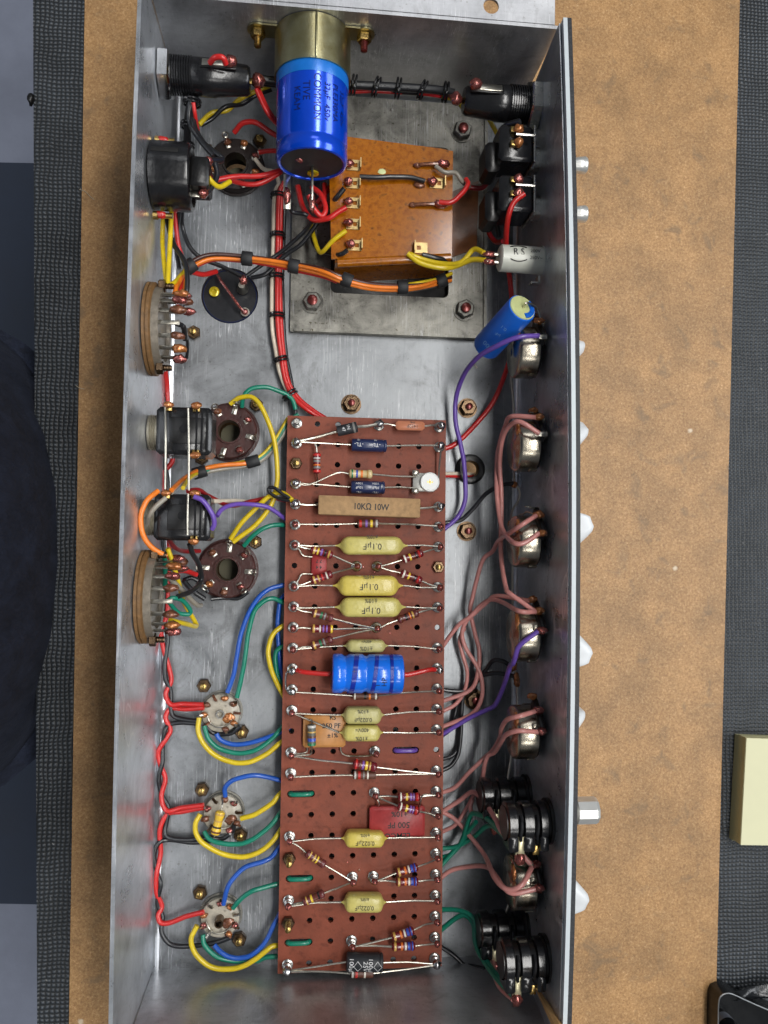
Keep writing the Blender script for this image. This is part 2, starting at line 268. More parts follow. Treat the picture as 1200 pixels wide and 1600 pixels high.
# ------------------------------------------------------------------ mesh builder
def frame(axis, up=V((0, 0, 1))):
    """columns: x = axis, z ~ up"""
    x = V(axis).normalized(); u = V(up)
    if abs(x.dot(u)) > 0.97: u = V((0, 1, 0))
    y = u.cross(x).normalized(); z = x.cross(y)
    return M((x, y, z)).transposed()
class MB:
    def __init__(s): s.v = []; s.f = []
    def add(s, vs, fs):
        o = len(s.v); s.v += [V(p) for p in vs]; s.f += [tuple(i+o for i in f) for f in fs]; return s
    def ring_stack(s, rings, cap0=True, cap1=True):
        n = len(rings[0]); vs = [p for r in rings for p in r]; fs = []
        for i in range(len(rings)-1):
            for j in range(n):
                a = i*n+j; b_ = i*n+(j+1) % n; fs.append((a, b_, b_+n, a+n))
        if cap0: fs.append(tuple(range(n-1, -1, -1)))
        if cap1: fs.append(tuple((len(rings)-1)*n+j for j in range(n)))
        return s.add(vs, fs)
    def lathe(s, o, axis, prof, seg=20, up=V((0, 0, 1)), cap0=True, cap1=True, sy=1.0, ph=0.0):
        F = frame(axis, up); o = V(o); rings = []
        for t, r in prof:
            rings.append([o + F @ V((t, r*math.cos(ph+2*math.pi*j/seg)*sy, r*math.sin(ph+2*math.pi*j/seg))) for j in range(seg)])
        return s.ring_stack(rings, cap0, cap1)
    def cyl(s, p0, p1, r0, r1=None, seg=16, ch=0.0):
        p0 = V(p0); p1 = V(p1); r1 = r0 if r1 is None else r1; l = (p1-p0).length
        pr = [(0, r0), (l, r1)] if ch <= 0 else [(0, r0-ch), (ch, r0), (l-ch, r1), (l, r1-ch)]
        return s.lathe(p0, p1-p0, pr, seg)
    def box(s, c, size, F=None, ch=0.0):
        c = V(c); x, y, z = [a/2 for a in size]; F = F or M.Identity(3)
        if ch <= 0:
            vs = [c+F @ V((sx*x, sy*y, sz*z)) for sx in (-1, 1) for sy in (-1, 1) for sz in (-1, 1)]
            return s.add(vs, [(0, 1, 3, 2), (4, 6, 7, 5), (0, 4, 5, 1), (2, 3, 7, 6), (0, 2, 6, 4), (1, 5, 7, 3)])
        def rect(hx, hy, cc, z_):
            pts = [(hx-cc, hy), (hx, hy-cc), (hx, -hy+cc), (hx-cc, -hy), (-hx+cc, -hy), (-hx, -hy+cc), (-hx, hy-cc), (-hx+cc, hy)]
            return [c+F @ V((a, b_, z_)) for a, b_ in reversed(pts)]
        return s.ring_stack([rect(x-ch, y-ch, ch*.7, -z), rect(x, y, ch, -z+ch), rect(x, y, ch, z-ch), rect(x-ch, y-ch, ch*.7, z)])
    def tube(s, pts, r, seg=8, sub=5, caps=True, smooth=True):
        P = [V(p) for p in pts]; Q = []
        if smooth and len(P) > 2:
            for i in range(len(P)-1):
                a = P[i-1] if i else P[0]*2-P[1]; b_ = P[i]; c = P[i+1]; d = P[i+2] if i+2 < len(P) else P[-1]*2-P[-2]
                for k in range(sub):
                    t = k/sub; t2 = t*t; t3 = t2*t
                    Q.append(0.5*((2*b_)+(c-a)*t+(2*a-5*b_+4*c-d)*t2+(3*b_-a-3*c+d)*t3))
            Q.append(P[-1])
        else: Q = P
        R_ = [Q[0]]
        for q in Q[1:]:
            if (q-R_[-1]).length > 1e-3: R_.append(q)
        Q = R_
        if len(Q) < 2: return s
        T = [(Q[min(i+1, len(Q)-1)]-Q[max(i-1, 0)]).normalized() for i in range(len(Q))]
        n_ = T[0].orthogonal().normalized(); rings = []
        for i, q in enumerate(Q):
            n_ = (n_-T[i]*n_.dot(T[i])); n_ = n_.normalized() if n_.length > 1e-6 else T[i].orthogonal().normalized()
            b_ = T[i].cross(n_); rr = r(i/(len(Q)-1)) if callable(r) else r
            rings.append([q+(n_*math.cos(2*math.pi*j/seg)+b_*math.sin(2*math.pi*j/seg))*rr for j in range(seg)])
        return s.ring_stack(rings, caps, caps)
    def blob(s, c, r, squash=(1, 1, 1), amp=0.18, seg=9, rings=6, seed=None):
        c = V(c); sd = random.random()*99 if seed is None else seed; R_ = []
        for i in range(rings+1):
            th = math.pi*(i+0.02)/(rings+0.04); row = []
            for j in range(seg):
                a = 2*math.pi*j/seg; d = V((math.sin(th)*math.cos(a), math.sin(th)*math.sin(a), -math.cos(th)))
                k = r*(1+amp*noise.noise(d*1.7+V((sd, 0, 0))))
                row.append(c+V((d.x*squash[0], d.y*squash[1], d.z*squash[2]))*k)
            R_.append(row)
        return s.ring_stack(R_)
    def prism(s, poly, o, F, h):
        """poly (x, y) in frame F columns 0, 1, extruded by h along column 2"""
        o = V(o); n = len(poly); a = [o+F @ V((p[0], p[1], 0)) for p in poly]; b_ = [o+F @ V((p[0], p[1], h)) for p in poly]
        return s.ring_stack([a, b_])
    def plate(s, outline, holes, z0, z1):
        """flat plate with real holes"""
        pts = [V(p) for p in outline]; edges = []; n0 = len(pts)
        edges += [(i, (i+1) % n0) for i in range(n0)]
        for h in holes:
            b_ = len(pts); pts += [V(p) for p in h]; edges += [(b_+i, b_+(i+1) % len(h)) for i in range(len(h))]
        r = delaunay_2d_cdt(pts, edges, [], 0, 1e-4)
        vv, ff = r[0], r[2]
        def inside(p, poly):
            c = False; j = len(poly)-1
            for i in range(len(poly)):
                a, b_ = poly[i], poly[j]
                if (a[1] > p[1]) != (b_[1] > p[1]) and p[0] < (b_[0]-a[0])*(p[1]-a[1])/(b_[1]-a[1])+a[0]: c = not c
                j = i
            return c
        keep = []
        for f in ff:
            c = sum((vv[i] for i in f), V((0, 0)))/len(f)
            if inside(c, outline) and not any(inside(c, h) for h in holes): keep.append(f)
        n = len(vv)
        fs = []
        for f in keep:
            a, b_, c = [vv[i] for i in f[:3]]
            if (b_-a).cross(c-a) < 0: f = tuple(reversed(f))
            fs.append(tuple(i+n for i in f)); fs.append(tuple(reversed(f)))
        cnt = {}
        for f in fs:
            if f[0] >= n:
                for i in range(len(f)):
                    e = (f[i], f[(i+1) % len(f)]); cnt[e] = 1
        for (a, b_) in list(cnt):
            if (b_, a) not in cnt: fs.append((b_, a, a-n, b_-n))
        return s.add([V((p[0], p[1], z0)) for p in vv]+[V((p[0], p[1], z1)) for p in vv], fs)
ORG = {}
def obj(name, mb, m, parent=None, angle=40, stuff=False, org=None):
    o0 = ORG[parent.name] if parent else (V(org) if org else None)
    if o0 is None:
        lo = V([min(v[i] for v in mb.v) for i in range(3)]); hi = V([max(v[i] for v in mb.v) for i in range(3)])
        o0 = V(((lo.x+hi.x)/2, (lo.y+hi.y)/2, lo.z))
    me = bpy.data.meshes.new(name); me.from_pydata([(v-o0)*S for v in mb.v], [], mb.f); me.materials.append(m)
    bm = bmesh.new(); bm.from_mesh(me); bmesh.ops.recalc_face_normals(bm, faces=bm.faces); bm.to_mesh(me); bm.free()
    for p in me.polygons: p.use_smooth = True
    if name in ('solder_joint', 'solder_blob', 'earth_solder', 'flux_stain', 'resin_blob', 'frayed_knot', 'red_seal', 'red_lacquer_seal'): angle = 180
    me.set_sharp_from_angle(angle=math.radians(angle))
    o = bpy.data.objects.new(name, me); COL.objects.link(o)
    if parent: o.parent = parent
    else: o.location = o0*S
    ORG[o.name] = o0
    if stuff: o['kind'] = 'stuff'
    return o
def tag(o, label, cat, group=None):
    o['label'] = label; o['category'] = cat
    if group: o['group'] = group
    return o
def thing(name, label, cat, loc, group=None):
    o = bpy.data.objects.new(name, None); COL.objects.link(o); o.empty_display_size = 0.004
    o.location = V(loc)*S; ORG[o.name] = V(loc); return tag(o, label, cat, group)
def struct(o): o['kind'] = 'structure'; return o
def dup(root, loc, label=None, group=None, rz=0.0):
    def cp(o, par):
        c = o.copy(); COL.objects.link(c); c.parent = par
        for ch in o.children: cp(ch, c)
        return c
    r = cp(root, None); r.location = V(loc)*S; r.rotation_euler = (0, 0, rz); ORG[r.name] = V(loc)
    if label: r['label'] = label
    if group: r['group'] = group
    return r
def text(body, size, o, u, v, m, parent, R=0, name='lettering', lift=0.35, squeeze=1.0, bold=0.0):
    """flat print: u reading direction, v up direction of the letters, centred at o; R wraps v (or u when R<0) round a cylinder of that radius"""
    cu = bpy.data.curves.new('t', 'FONT'); cu.body = body; cu.size = size; cu.align_x = 'CENTER'; cu.align_y = 'CENTER'; cu.resolution_u = 3; cu.offset = bold
    ob = bpy.data.objects.new('t', cu); me = bpy.data.meshes.new_from_object(ob)
    u = V(u).normalized(); v = V(v).normalized(); n = u.cross(v); o = V(o); o0 = ORG[parent.name]
    for p in me.vertices:
        a, b_ = p.co.x*squeeze, p.co.y
        if R > 0: q = o + u*a + v*(R+lift)*math.sin(b_/R) + n*((R+lift)*math.cos(b_/R)-R)
        elif R < 0: q = o + v*b_ + u*(-R+lift)*math.sin(a/-R) + n*((-R+lift)*math.cos(a/-R)+R)
        else: q = o+u*a+v*b_+n*lift
        p.co = (q-o0)*S
    me.materials.clear(); me.materials.append(m); me.name = name
    ob2 = bpy.data.objects.new(name, me); COL.objects.link(ob2); ob2.parent = parent; ORG[ob2.name] = o0
    bpy.data.objects.remove(ob); bpy.data.curves.remove(cu)
    return ob2
def spline(P, sub=6):
    Q = []
    for i in range(len(P)-1):
        a = P[i-1] if i else P[0]*2-P[1]; b_ = P[i]; c = P[i+1]; d = P[i+2] if i+2 < len(P) else P[-1]*2-P[-2]
        for k in range(sub):
            t = k/sub; Q.append(0.5*((2*b_)+(c-a)*t+(2*a-5*b_+4*c-d)*t*t+(3*b_-a-3*c+d)*t*t*t))
    return Q+[P[-1]]
def circ(c, r, n=14, sx=1.0, ph=0.0):
    return [V((c[0]+r*sx*math.cos(ph+2*math.pi*i/n), c[1]+r*math.sin(ph+2*math.pi*i/n))) for i in range(n)]
def rrect(x0, x1, y0, y1, r, n=4):
    out = []
    for cx, cy, a in ((x1-r, y1-r, 0), (x0+r, y1-r, 90), (x0+r, y0+r, 180), (x1-r, y0+r, 270)):
        for i in range(n+1):
            t = math.radians(a+90*i/n); out.append(V((cx+r*math.cos(t), cy+r*math.sin(t))))
    return out
def pts(s, dz=0.0):
    """'px,py,z px,py ...' to world points, missing heights interpolated"""
    q = [[float(a) for a in t.split(',')] for t in s.split()]
    kn = [i for i, p in enumerate(q) if len(p) > 2]
    for i, p in enumerate(q):
        if len(p) < 3:
            a = max([k for k in kn if k < i], default=kn[0]); b_ = min([k for k in kn if k > i], default=kn[-1])
            t = 0 if a == b_ else (i-a)/(b_-a); p.append(q[a][2]*(1-t)+q[b_][2]*t)
    return [at(p[0], p[1], p[2]+dz) for p in q]

# ================================================================== SETTING
BZ = -200.0
W_, L_, H_, HT = 554.0, 1355.5, 248.0, 200.5
def quad_slab(name, corners, z, th, m, bev=0):
    P = [at(px, py, z) for px, py in corners]
    mb = MB(); mb.ring_stack([[p-V((0, 0, th)) for p in P], P]); return obj(name, mb, m)
struct(quad_slab('hardboard_bench_top', [(139, -420), (1166, -420), (1106, 2100), (100, 2100)], BZ, 10, BENCH))
struct(quad_slab('woven_bench_mat', [(50, -420), (2100, -420), (2100, 2100), (60, 2100)], BZ-11, 12, MATTING))
struct(quad_slab('workbench', [(66, -420), (2100, -420), (2100, 2100), (76, 2100)], BZ-24, 90, mat('bench_wood', (70, 62, 54), 0.7)))
struct(quad_slab('room_floor', [(-3000, -2500), (3500, -2500), (3500, 4200), (-3000, 4200)], BZ-2600, 40, CONCRETE))
struct(quad_slab('dark_floor_slab', [(-900, 236), (420, 262), (420, 1420), (-900, 1395)], BZ-2585, 14, FLOORDARK))  # darker slate slab over part of the room floor

# ================================================================== CHASSIS
ch = thing('amplifier_chassis', 'open aluminium amplifier chassis lying upside down on the hardboard bench', 'chassis', (277, -680, -5))
T_ = 5.0
def G2(px, py, z=0): p = at(px, py, z); return (p.x, p.y)
OCT = [(368, 257, 45), (358, 674, 46), (355, 890, 47)]
FLUSH = (359, 462, 47)
NOV = [(345, 1114, 33), (348, 1272, 33), (344, 1434, 33)]
holes = [circ(G2(x, y), 30, 28) for x, y, r in OCT]
holes.append(circ(G2(*FLUSH[:2]), 44, 36))
xa, ya = G2(514, 462); xb, yb = G2(703, 234); holes.append(rrect(xa, xb, ya, yb, 8))
holes.append(circ(G2(735, 733), 16, 20))
FR = 9.0
mb = MB(); mb.plate([V((FR, 2)), V((FR, -L_-2)), V((W_-FR, -L_-2)), V((W_-FR, 2))], holes, -T_, 0)
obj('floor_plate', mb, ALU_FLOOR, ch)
def side_wall(x0, sgn, ytop, ybot, Ht, bow, lean=0.0, T_=5.0):
    """sheet wall with bend radius at the floor; rim bows outward along its length; sgn -1 left, +1 right"""
    prof = []; N = 5
    for i in range(N+1):
        a = math.radians(90*i/N); prof.append((x0-sgn*FR+sgn*FR*math.sin(a), FR-FR*math.cos(a)))
    prof += [(x0, Ht*0.35), (x0, Ht*0.7), (x0, Ht)]
    outp = [(x+sgn*T_, z) for x, z in prof[::-1]]; outp[-1] = (x0-sgn*FR, -T_); outp[-2] = (x0-sgn*FR*0.3, -T_*0.8)
    loop = prof+outp; rings = []
    NY = 36
    for k in range(NY+1):
        t = k/NY; y = ytop+(ybot-ytop)*t; b_ = bow*(1-(2*t-1)**2)
        rings.append([V((x+sgn*(b_+lean)*max(0, z)/Ht, y, z)) for x, z in loop])
    return MB().ring_stack(rings)
BOWL, BOWR = 5.0, 13.0
LEANR = -14.0
def wallx(y, z, left=False):
    t = (y-8)/(-L_-16); t = min(1, max(0, t)); b_ = (BOWL if left else BOWR)*(1-(2*t-1)**2)*z/H_
    return -b_ if left else W_+b_+LEANR*max(0, z)/H_
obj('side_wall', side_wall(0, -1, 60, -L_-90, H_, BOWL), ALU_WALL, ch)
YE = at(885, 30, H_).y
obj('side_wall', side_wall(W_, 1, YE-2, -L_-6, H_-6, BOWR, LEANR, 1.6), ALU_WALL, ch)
# end walls, with flange on the far one
mb = MB(); mb.box((W_/2, T_/2+0.4, HT/2-2), (W_-1.2, T_, HT+2)); ew = obj('end_wall', mb, ALU_END, ch)
hx = at(768, 8, HT+2)
mb = MB(); mb.plate([V((1, 5.8)), V((W_-6, 5.8)), V((W_-6, 190)), V((1, 190))], [circ((hx.x, hx.y), 11, 20)], HT-4, HT); obj('flange', mb, ALU_END, ew)
mb = MB(); mb.box((W_/2, -L_-T_/2-0.4, 110), (W_-1.2, T_, 228)); ew2 = obj('end_wall', mb, ALU_END, ch)
mb = MB(); mb.plate([V((1, -L_-160)), V((W_-6, -L_-160)), V((W_-6, -L_-5.8)), V((1, -L_-5.8))], [], 220, 224); obj('flange', mb, ALU_END, ew2)
# front panel: white sheet with black grained face, following the bow of the wall
def panel(off, th, ytop, ybot, z0, z1, ch_=0):
    rings = []; NY = 40
    for k in range(NY+1):
        t = k/NY; y = ytop+(ybot-ytop)*t
        def xx(z): return wallx(y, z)+off+1.6
        rings.append([V((xx(z0), y, z0)), V((xx(z1), y, z1)), V((xx(z1)+th, y, z1)), V((xx(z0)+th, y, z0))])
    return MB().ring_stack(rings)
fp = obj('front_panel', panel(0.15, 5.6, YE, -L_-10, -30, H_+3), WHITEEDGE, ch)
obj('panel_facing', panel(5.75, 6.2, YE+1, -L_-14, -32, H_+2), BLACKPANEL, fp)
# transformer covers under the chassis that carry it on the bench
mb = MB(); mb.box(((xa+xb)/2, (ya+yb)/2, (BZ-T_)/2), (260, 280, -BZ-T_), ch=8); obj('transformer_cover', mb, BLACKM, ch)
mb = MB(); mb.box((300, -1180, (BZ-T_)/2), (240, 220, -BZ-T_), ch=8); obj('transformer_cover', mb, BLACKM, ch)

# ------------------------------------------------------------------ transformer mount
tr = thing('mains_transformer', 'mains transformer with amber varnished paper block on stained metal plate', 'transformer', ((xa+xb)/2, (ya+yb)/2, 0))
pa = at(453, 518, 9); pb = at(762, 166, 9)
mb = MB(); mb.plate(rrect(pa.x, pb.x, pa.y, pb.y, 3), [rrect(xa+2, xb-2, ya+2, yb-2, 9)], 0.4, 9); mb2 = mb
obj('mounting_plate', mb, ALU_PLATE, tr)
# raised rim strip of the plate along its right and lower edge
mb = MB(); mb.box((pb.x-3, (pa.y+pb.y)/2, 11), (5, pb.y-pa.y-2, 4)); mb.box(((pa.x+pb.x)/2, pa.y+3, 11), (pb.x-pa.x-12, 5, 4)); obj('plate_lip', mb, ALU_PLATE, tr)
# paper block
ZB = 88.0
def poly_block(pxs, z0, z1, shrink=0.0):
    P = [at(x, y, z1) for x, y in pxs]; c = sum(P, V())/len(P)
    return MB().ring_stack([[V((p.x, p.y, z0)) for p in P], [p.copy() for p in P]])
blk = poly_block([(524, 411), (706, 401), (708, 238), (660, 232), (524, 228)], -40, ZB-4)
# rounded upper front edge
obj('paper_block', blk, PAPER, tr)
P = [at(x, y, ZB) for x, y in ((518, 404), (704, 395), (708, 236), (690, 232), (540, 213), (514, 213))]
mb = MB()
Pt = [p+V((random.uniform(-.7, .7), random.uniform(-.7, .7), 0)) for p in P]
Pm = [p-V((0, 0, 4)) for p in Pt]
mb.ring_stack([Pm, Pt]); obj('paper_sheet', mb, PAPER, tr)
mb = MB(); P = [at(x, y, 14) for x, y in ((704, 402), (745, 388), (748, 282), (700, 302))]; mb.ring_stack([[p-V((0, 0, 4.4)) for p in P], P]); obj('paper_flap', mb, PAPERDK, tr)
P0 = at(527, 411, ZB-4); P1 = at(704, 403, ZB-4)
mb = MB(); mb.tube([P0, P0.lerp(P1, .5)+V((0, 0, 1)), P1], 6.5, 16); obj('paper_fold', mb, PAPER, tr)
def tr_tag(px, py, w, sgn, gold=True, sold=True):
    c = at(px, py, ZB+1); mb = MB()
    mb.plate([V((c.x-w*sgn if sgn > 0 else c.x, c.y-8)), V((c.x if sgn > 0 else c.x-w*sgn, c.y-8)), V((c.x if sgn > 0 else c.x-w*sgn, c.y+8)), V((c.x-w*sgn if sgn > 0 else c.x, c.y+8))],
             [[V((c.x-w*sgn*.35-3, c.y-3.2)), V((c.x-w*sgn*.35+3, c.y-3.2)), V((c.x-w*sgn*.35+3, c.y+3.2)), V((c.x-w*sgn*.35-3, c.y+3.2))]], ZB+0.5, ZB+2)
    mb.box((c.x, c.y, ZB+6), (1.6, 15, 12))
    t = obj('terminal_tag', mb, mat('gilt_tag', (176, 152, 104), 0.38, 1.0, 0.3, 6, coat=0.4), tr)
    if sold:
        b_ = MB(); b_.blob((c.x-w*sgn*0.85, c.y, ZB+6), 7, (1.1, 0.9, 0.9), 0.4); obj('solder_joint', b_, FLUX, t)
    return c
for (x, y) in ((563, 259), (562, 287), (562, 318), (562, 351), (565, 384)): tr_tag(x, y, 20, 1)
for (x, y) in ((694, 287),): tr_tag(x, y, 22, 1)
tr_tag(647, 387, 20, -1, sold=False)
for (a, b_) in (((652, 258), (692, 256)), ((645, 320), (688, 319))):
    q0 = at(*a, ZB+3); q1 = at(*b_, ZB+6); mb = MB(); mb.tube([q0, (q0+q1)/2+V((0, 0, 2)), q1], 3.0, 8); t = obj('terminal_tag', mb, DARKFLUX, tr)
    b2 = MB(); b2.blob(q1, 8, (1.3, .8, .8), .5); obj('solder_joint', b2, FLUX, t)
    b2 = MB(); b2.blob(q0, 5, (1.2, .8, .6), .4); obj('solder_joint', b2, DARKFLUX, t)
mb = MB(); mb.blob(at(655, 289, ZB+2), 6, (1.6, .9, .5), .4); obj('resin_blob', mb, DARKFLUX, tr)
mb = MB(); mb.blob(at(597, 268, ZB), 5, (1.3, .8, .12), .2); obj('paint_spot', mb, CREAM, tr)

# ------------------------------------------------------------------ nuts and bolts
def bolt_proto(name, label, nut_r, nut_h, sh_r, sh_h, nm, sm, wash, group):
    t = thing(name, label, 'bolt', (0, 0, 0), group)
    mb = MB(); mb.lathe((0, 0, wash and 1.6 or 0), (0, 0, 1), [(0, nut_r*.94), (nut_h*.12, nut_r), (nut_h*.85, nut_r), (nut_h, nut_r*.88)], 6); obj('nut', mb, nm, t, angle=25)
    if wash:
        mb = MB(); mb.lathe((0, 0, 0), (0, 0, 1), [(0, nut_r*1.18), (1.6, nut_r*1.18)], 20); obj('washer', mb, nm, t)
    mb = MB(); pr = [(0, sh_r)]
    z = 0
    while z < sh_h-2: pr += [(z+0.9, sh_r), (z+1.5, sh_r*.86), (z+2.1, sh_r)]; z += 2.1
    pr += [(sh_h-.8, sh_r), (sh_h, sh_r*.75)]
    mb.lathe((0, 0, 1), (0, 0, 1), pr, 10); obj('bolt_shank', mb, sm, t)
    return t
BN = 'nuts and bolts on the chassis floor'
b0 = bolt_proto('nut_and_bolt', '', 11, 9, 4.8, 15, BRONZE, BRASS, False, BN)
small = [(319, 1071, 'brass bolt above left of the topmost small white tube socket'), (378, 1143, 'brass bolt below right of the topmost small white tube socket'),
         (316, 1233, 'brass bolt above left of the middle small white tube socket'), (376, 1304, 'brass bolt below right of the middle small white tube socket'),
         (313, 1394, 'brass bolt above left of the lowest small white tube socket'), (374, 1467, 'brass bolt below right of the lowest small white tube socket'),
         (303, 520, 'bolt with wide nut beside the upper tan round wall socket'), (315, 716, 'nut under the upper black jack, lower left of the tube socket'),
         (401, 633, 'nut at upper right rim of the tube socket beside the black jack'), (399, 847, 'nut at upper right rim of the lower brown tube socket'),
         (406, 221, 'dark nut at upper right rim of the black tube socket by the blue can')]
big = [(549, 631, 'bronze nut on bare metal just above the top edge of the circuit board'), (731, 637, 'rusty red nut under the purple wire below the blue tubular capacitor'),
       (730, 830, 'bronze nut with flange below the black grommet'), (741, 1093, 'nut half hidden behind pink wires beside lower right of the board')]
for i, (x, y, lb) in enumerate(small):
    p = at(x, y, 4 if i > 5 else 4)
    if i == 0: b0.location = V((p.x, p.y, 0.2))*S; ORG[b0.name] = p; b0['label'] = lb
    else: dup(b0, (p.x, p.y, 0.2), lb, BN, random.random())
REDSH = mat('red_varnished_steel', (110, 44, 40), 0.3, 0.7, 0.3, 6, coat=0.4)
b1 = bolt_proto('nut_and_bolt', '', 13.5, 11, 5.5, 17, BRONZE, REDSH, True, BN)
for i, (x, y, lb) in enumerate(big):
    p = at(x, y, 5)
    if i == 0: b1.location = V((p.x, p.y, 0.2))*S; b1['label'] = lb
    else: dup(b1, (p.x, p.y, 0.2), lb, BN, random.random())
b2_ = bolt_proto('plate_bolt', '', 15, 10, 8, 16, ALU_PLATE, REDSH, True, 'red capped bolts holding the transformer plate')
for i, (x, y, lb) in enumerate(((488, 472, 'red capped bolt at lower left corner of the transformer plate'), (726, 484, 'red capped bolt at lower right corner of the transformer plate'), (722, 205, 'dark capped bolt at upper right corner of the transformer plate'))):
    p = at(x, y, 12)
    if i == 0: b2_.location = V((p.x, p.y, 9.2))*S; b2_['label'] = lb
    else: dup(b2_, (p.x, p.y, 9.2), lb, None, random.random())

# ------------------------------------------------------------------ tube sockets
def octal(i, label, bm_):
    x, y, r = OCT[i]; p = at(x, y, 14); c = V((p.x, p.y, 0.3)); t = thing('octal_tube_socket', label, 'tube socket', c, 'octal tube sockets')
    mb = MB(); mb.lathe(c, (0, 0, 1), [(0, r*1.0), (3, r*1.0), (3.2, r*.93), (14, r*.92), (16, r*.88), (16, 20), (19, 19.5), (19, 17), (-3, 16.5)], 40, cap1=False, cap0=False); obj('socket_body', mb, bm_, t)
    mb = MB(); mb.lathe(c+V((0, 0, -34)), (0, 0, 1), [(0, 17), (3, 17)], 24); obj('key_disc', mb, mat('olive_key', (96, 92, 70), 0.6), t)
    mb = MB(); mb.lathe(c+V((0, 0, -33)), (0, 0, 1), [(0, 24), (33, 24)], 24, cap0=False, cap1=False); obj('hole_lining', mb, DARKHOLE, t)
    for k in range(8):
        a = math.radians(22+45*k+i*9); d = V((math.cos(a), math.sin(a), 0)); q = c+d*30+V((0, 0, 15.5)); side = V((-d.y, d.x, 0))
        mb = MB(); kind = (k+i) % 3
        F = M((d, side, V((0, 0, 1)))).transposed()
        mb.box(q+d*3+V((0, 0, 1)), (13, 7.5, 2.2), F, 0.6)
        if kind != 1:      # ring-ended tag leaning up
            e = q+d*9+V((0, 0, 10)); mb.cyl(q+d*6, e, 1.6, 1.6, 6)
            rg = [e+(d*.6+V((0, 0, .8)))*4.2*math.cos(s_)+side*4.6*math.sin(s_) for s_ in [2*math.pi*j/10 for j in range(11)]]
            mb.tube([g+(d*.6+V((0, 0, .8)))*4 for g in rg], 1.3, 6, sub=1, smooth=False)
        tg = obj('solder_tag', mb, TIN, t)
        if kind == 1 or k % 2 == 0:
            b_ = MB(); b_.blob(q+d*4+V((0, 0, 5)), 6.2, (1.0, .8, .9), .45); obj('solder_joint', b_, (FLUX, AMBER, DARKFLUX)[k % 3], tg)
    return c
octal(0, 'black tube socket half under the big blue capacitor can', BAKE_BLK)
octal(1, 'brown tube socket tucked against the upper black jack', BAKE)
octal(2, 'brown tube socket below the lower black jack with yellow and green wires', BAKE)
def noval(i, label):
    x, y, r = NOV[i]; p = at(x, y, 12); c = V((p.x, p.y, 0.3)); t = thing('small_tube_socket', label, 'tube socket', c, 'small white tube sockets')
    mb = MB(); mb.lathe(c, (0, 0, 1), [(0, r*.98), (2, r*.98), (2.2, r*.9), (8, r*.9)], 32); obj('metal_skirt', mb, ALU_PLATE, t)
    mb = MB(); mb.lathe(c+V((0, 0, 4)), (0, 0, 1), [(0, r*.85), (9, r*.85), (10.5, r*.78), (10.5, 9), (10.4, 0.1)], 32, cap1=False); obj('ceramic_wafer', mb, CERAMIC, t)
    h = 24 if i == 2 else 15
    mb = MB(); mb.lathe(c+V((0, 0, 8)), (0, 0, 1), [(0, 6.5), (h, 6.5), (h, 4.6), (3, 4.4)], 16, cap1=False); obj('centre_spigot', mb, STEEL if i != 2 else BRONZE, t)
    mb = MB(); mb.lathe(c+V((0, 0, 10)), (0, 0, 1), [(0, 4.5), (1.5, 4.5)], 12); obj('spigot_bore', mb, DARKHOLE, t)
    for k in range(9):
        a = math.radians(-70+36*k+i*7); d = V((math.cos(a), math.sin(a), 0)); side = V((-d.y, d.x, 0)); q = c+d*(r*.62)+V((0, 0, 14))
        mb = MB(); mb.tube([q, q+d*2+V((0, 0, 5)), q+d*10+V((0, 0, 11 if k % 2 else 8))], lambda s_: 2.6-0.6*s_, 6)
        tg = obj('solder_tag', mb, (BRONZE, TIN, DARKFLUX)[(k+i) % 3], t)
        if k % 3 != 2:
            b_ = MB(); b_.blob(q+d*4+V((0, 0, 6)), 5.0, (1.1, .9, .8), .5); obj('solder_joint', b_, (DARKFLUX, AMBER, FLUX)[(k+2*i) % 3], tg)
    ang = [math.radians(a) for a in (185, 220, 255, 300, 335)]
    mb = MB(); mb.tube([c+V((math.cos(a)*r*.6, math.sin(a)*r*.6, 18+2*math.sin(a*3))) for a in ang], 1.1, 6); obj('link_wire', mb, TIN, t)
    b_ = MB(); b_.blob(c+V((13, -7, 14)), 9, (1.1, 0.9, .35), .5); obj('flux_stain', b_, (AMBER, DARKFLUX, DARKFLUX)[i], t)
    return c
noval(0, 'topmost small white tube socket with orange flux stain and blue green wires')
n1 = noval(1, 'middle small white tube socket with yellow resistor across it')
noval(2, 'lowest small white tube socket with tall dark centre spigot')

# flush can capacitor seen through the floor
p = at(*FLUSH[:2], 0); c = V((p.x, p.y, -6)); fc = thing('flush_can_capacitor', 'dark end of a capacitor can set flush in the chassis floor', 'capacitor', c)
mb = MB(); mb.lathe(c+V((0, 0, -100)), (0, 0, 1), [(0, 43), (102, 43), (104, 42), (104, 40.8), (100, 40.4)], 40, cap1=False); obj('can', mb, mat('dark_blue_can', (24, 34, 70), .35, .4, .2, 20), fc)
mb = MB(); mb.lathe(c+V((0, 0, 1.5)), (0, 0, 1), [(0, 40.6), (0.6, 40.6)], 40); obj('end_disc', mb, mat('black_end_disc', (28, 29, 33), 0.3, 0, 0.3, 12, 0.1, 4), fc)
def lug(parent, q, d, w, h, mt):
    F = frame(d, V((0, 0, 1))); mb = MB(); mb.box(q+d*h/2, (h, w, 1.6), F, .5); return obj('terminal_lug', mb, mt, parent)
q = at(335, 456, 0); mb = MB(); mb.lathe(q, (0, 0, 1), [(0, 8), (2, 8), (3, 6), (3, 3), (1, 3)], 14, cap1=False); obj('yellow_rivet', mb, mat('yellow_lacquer_rivet', (200, 176, 30), 0.25, 0.3, 0.2, 6, coat=0.4), fc)
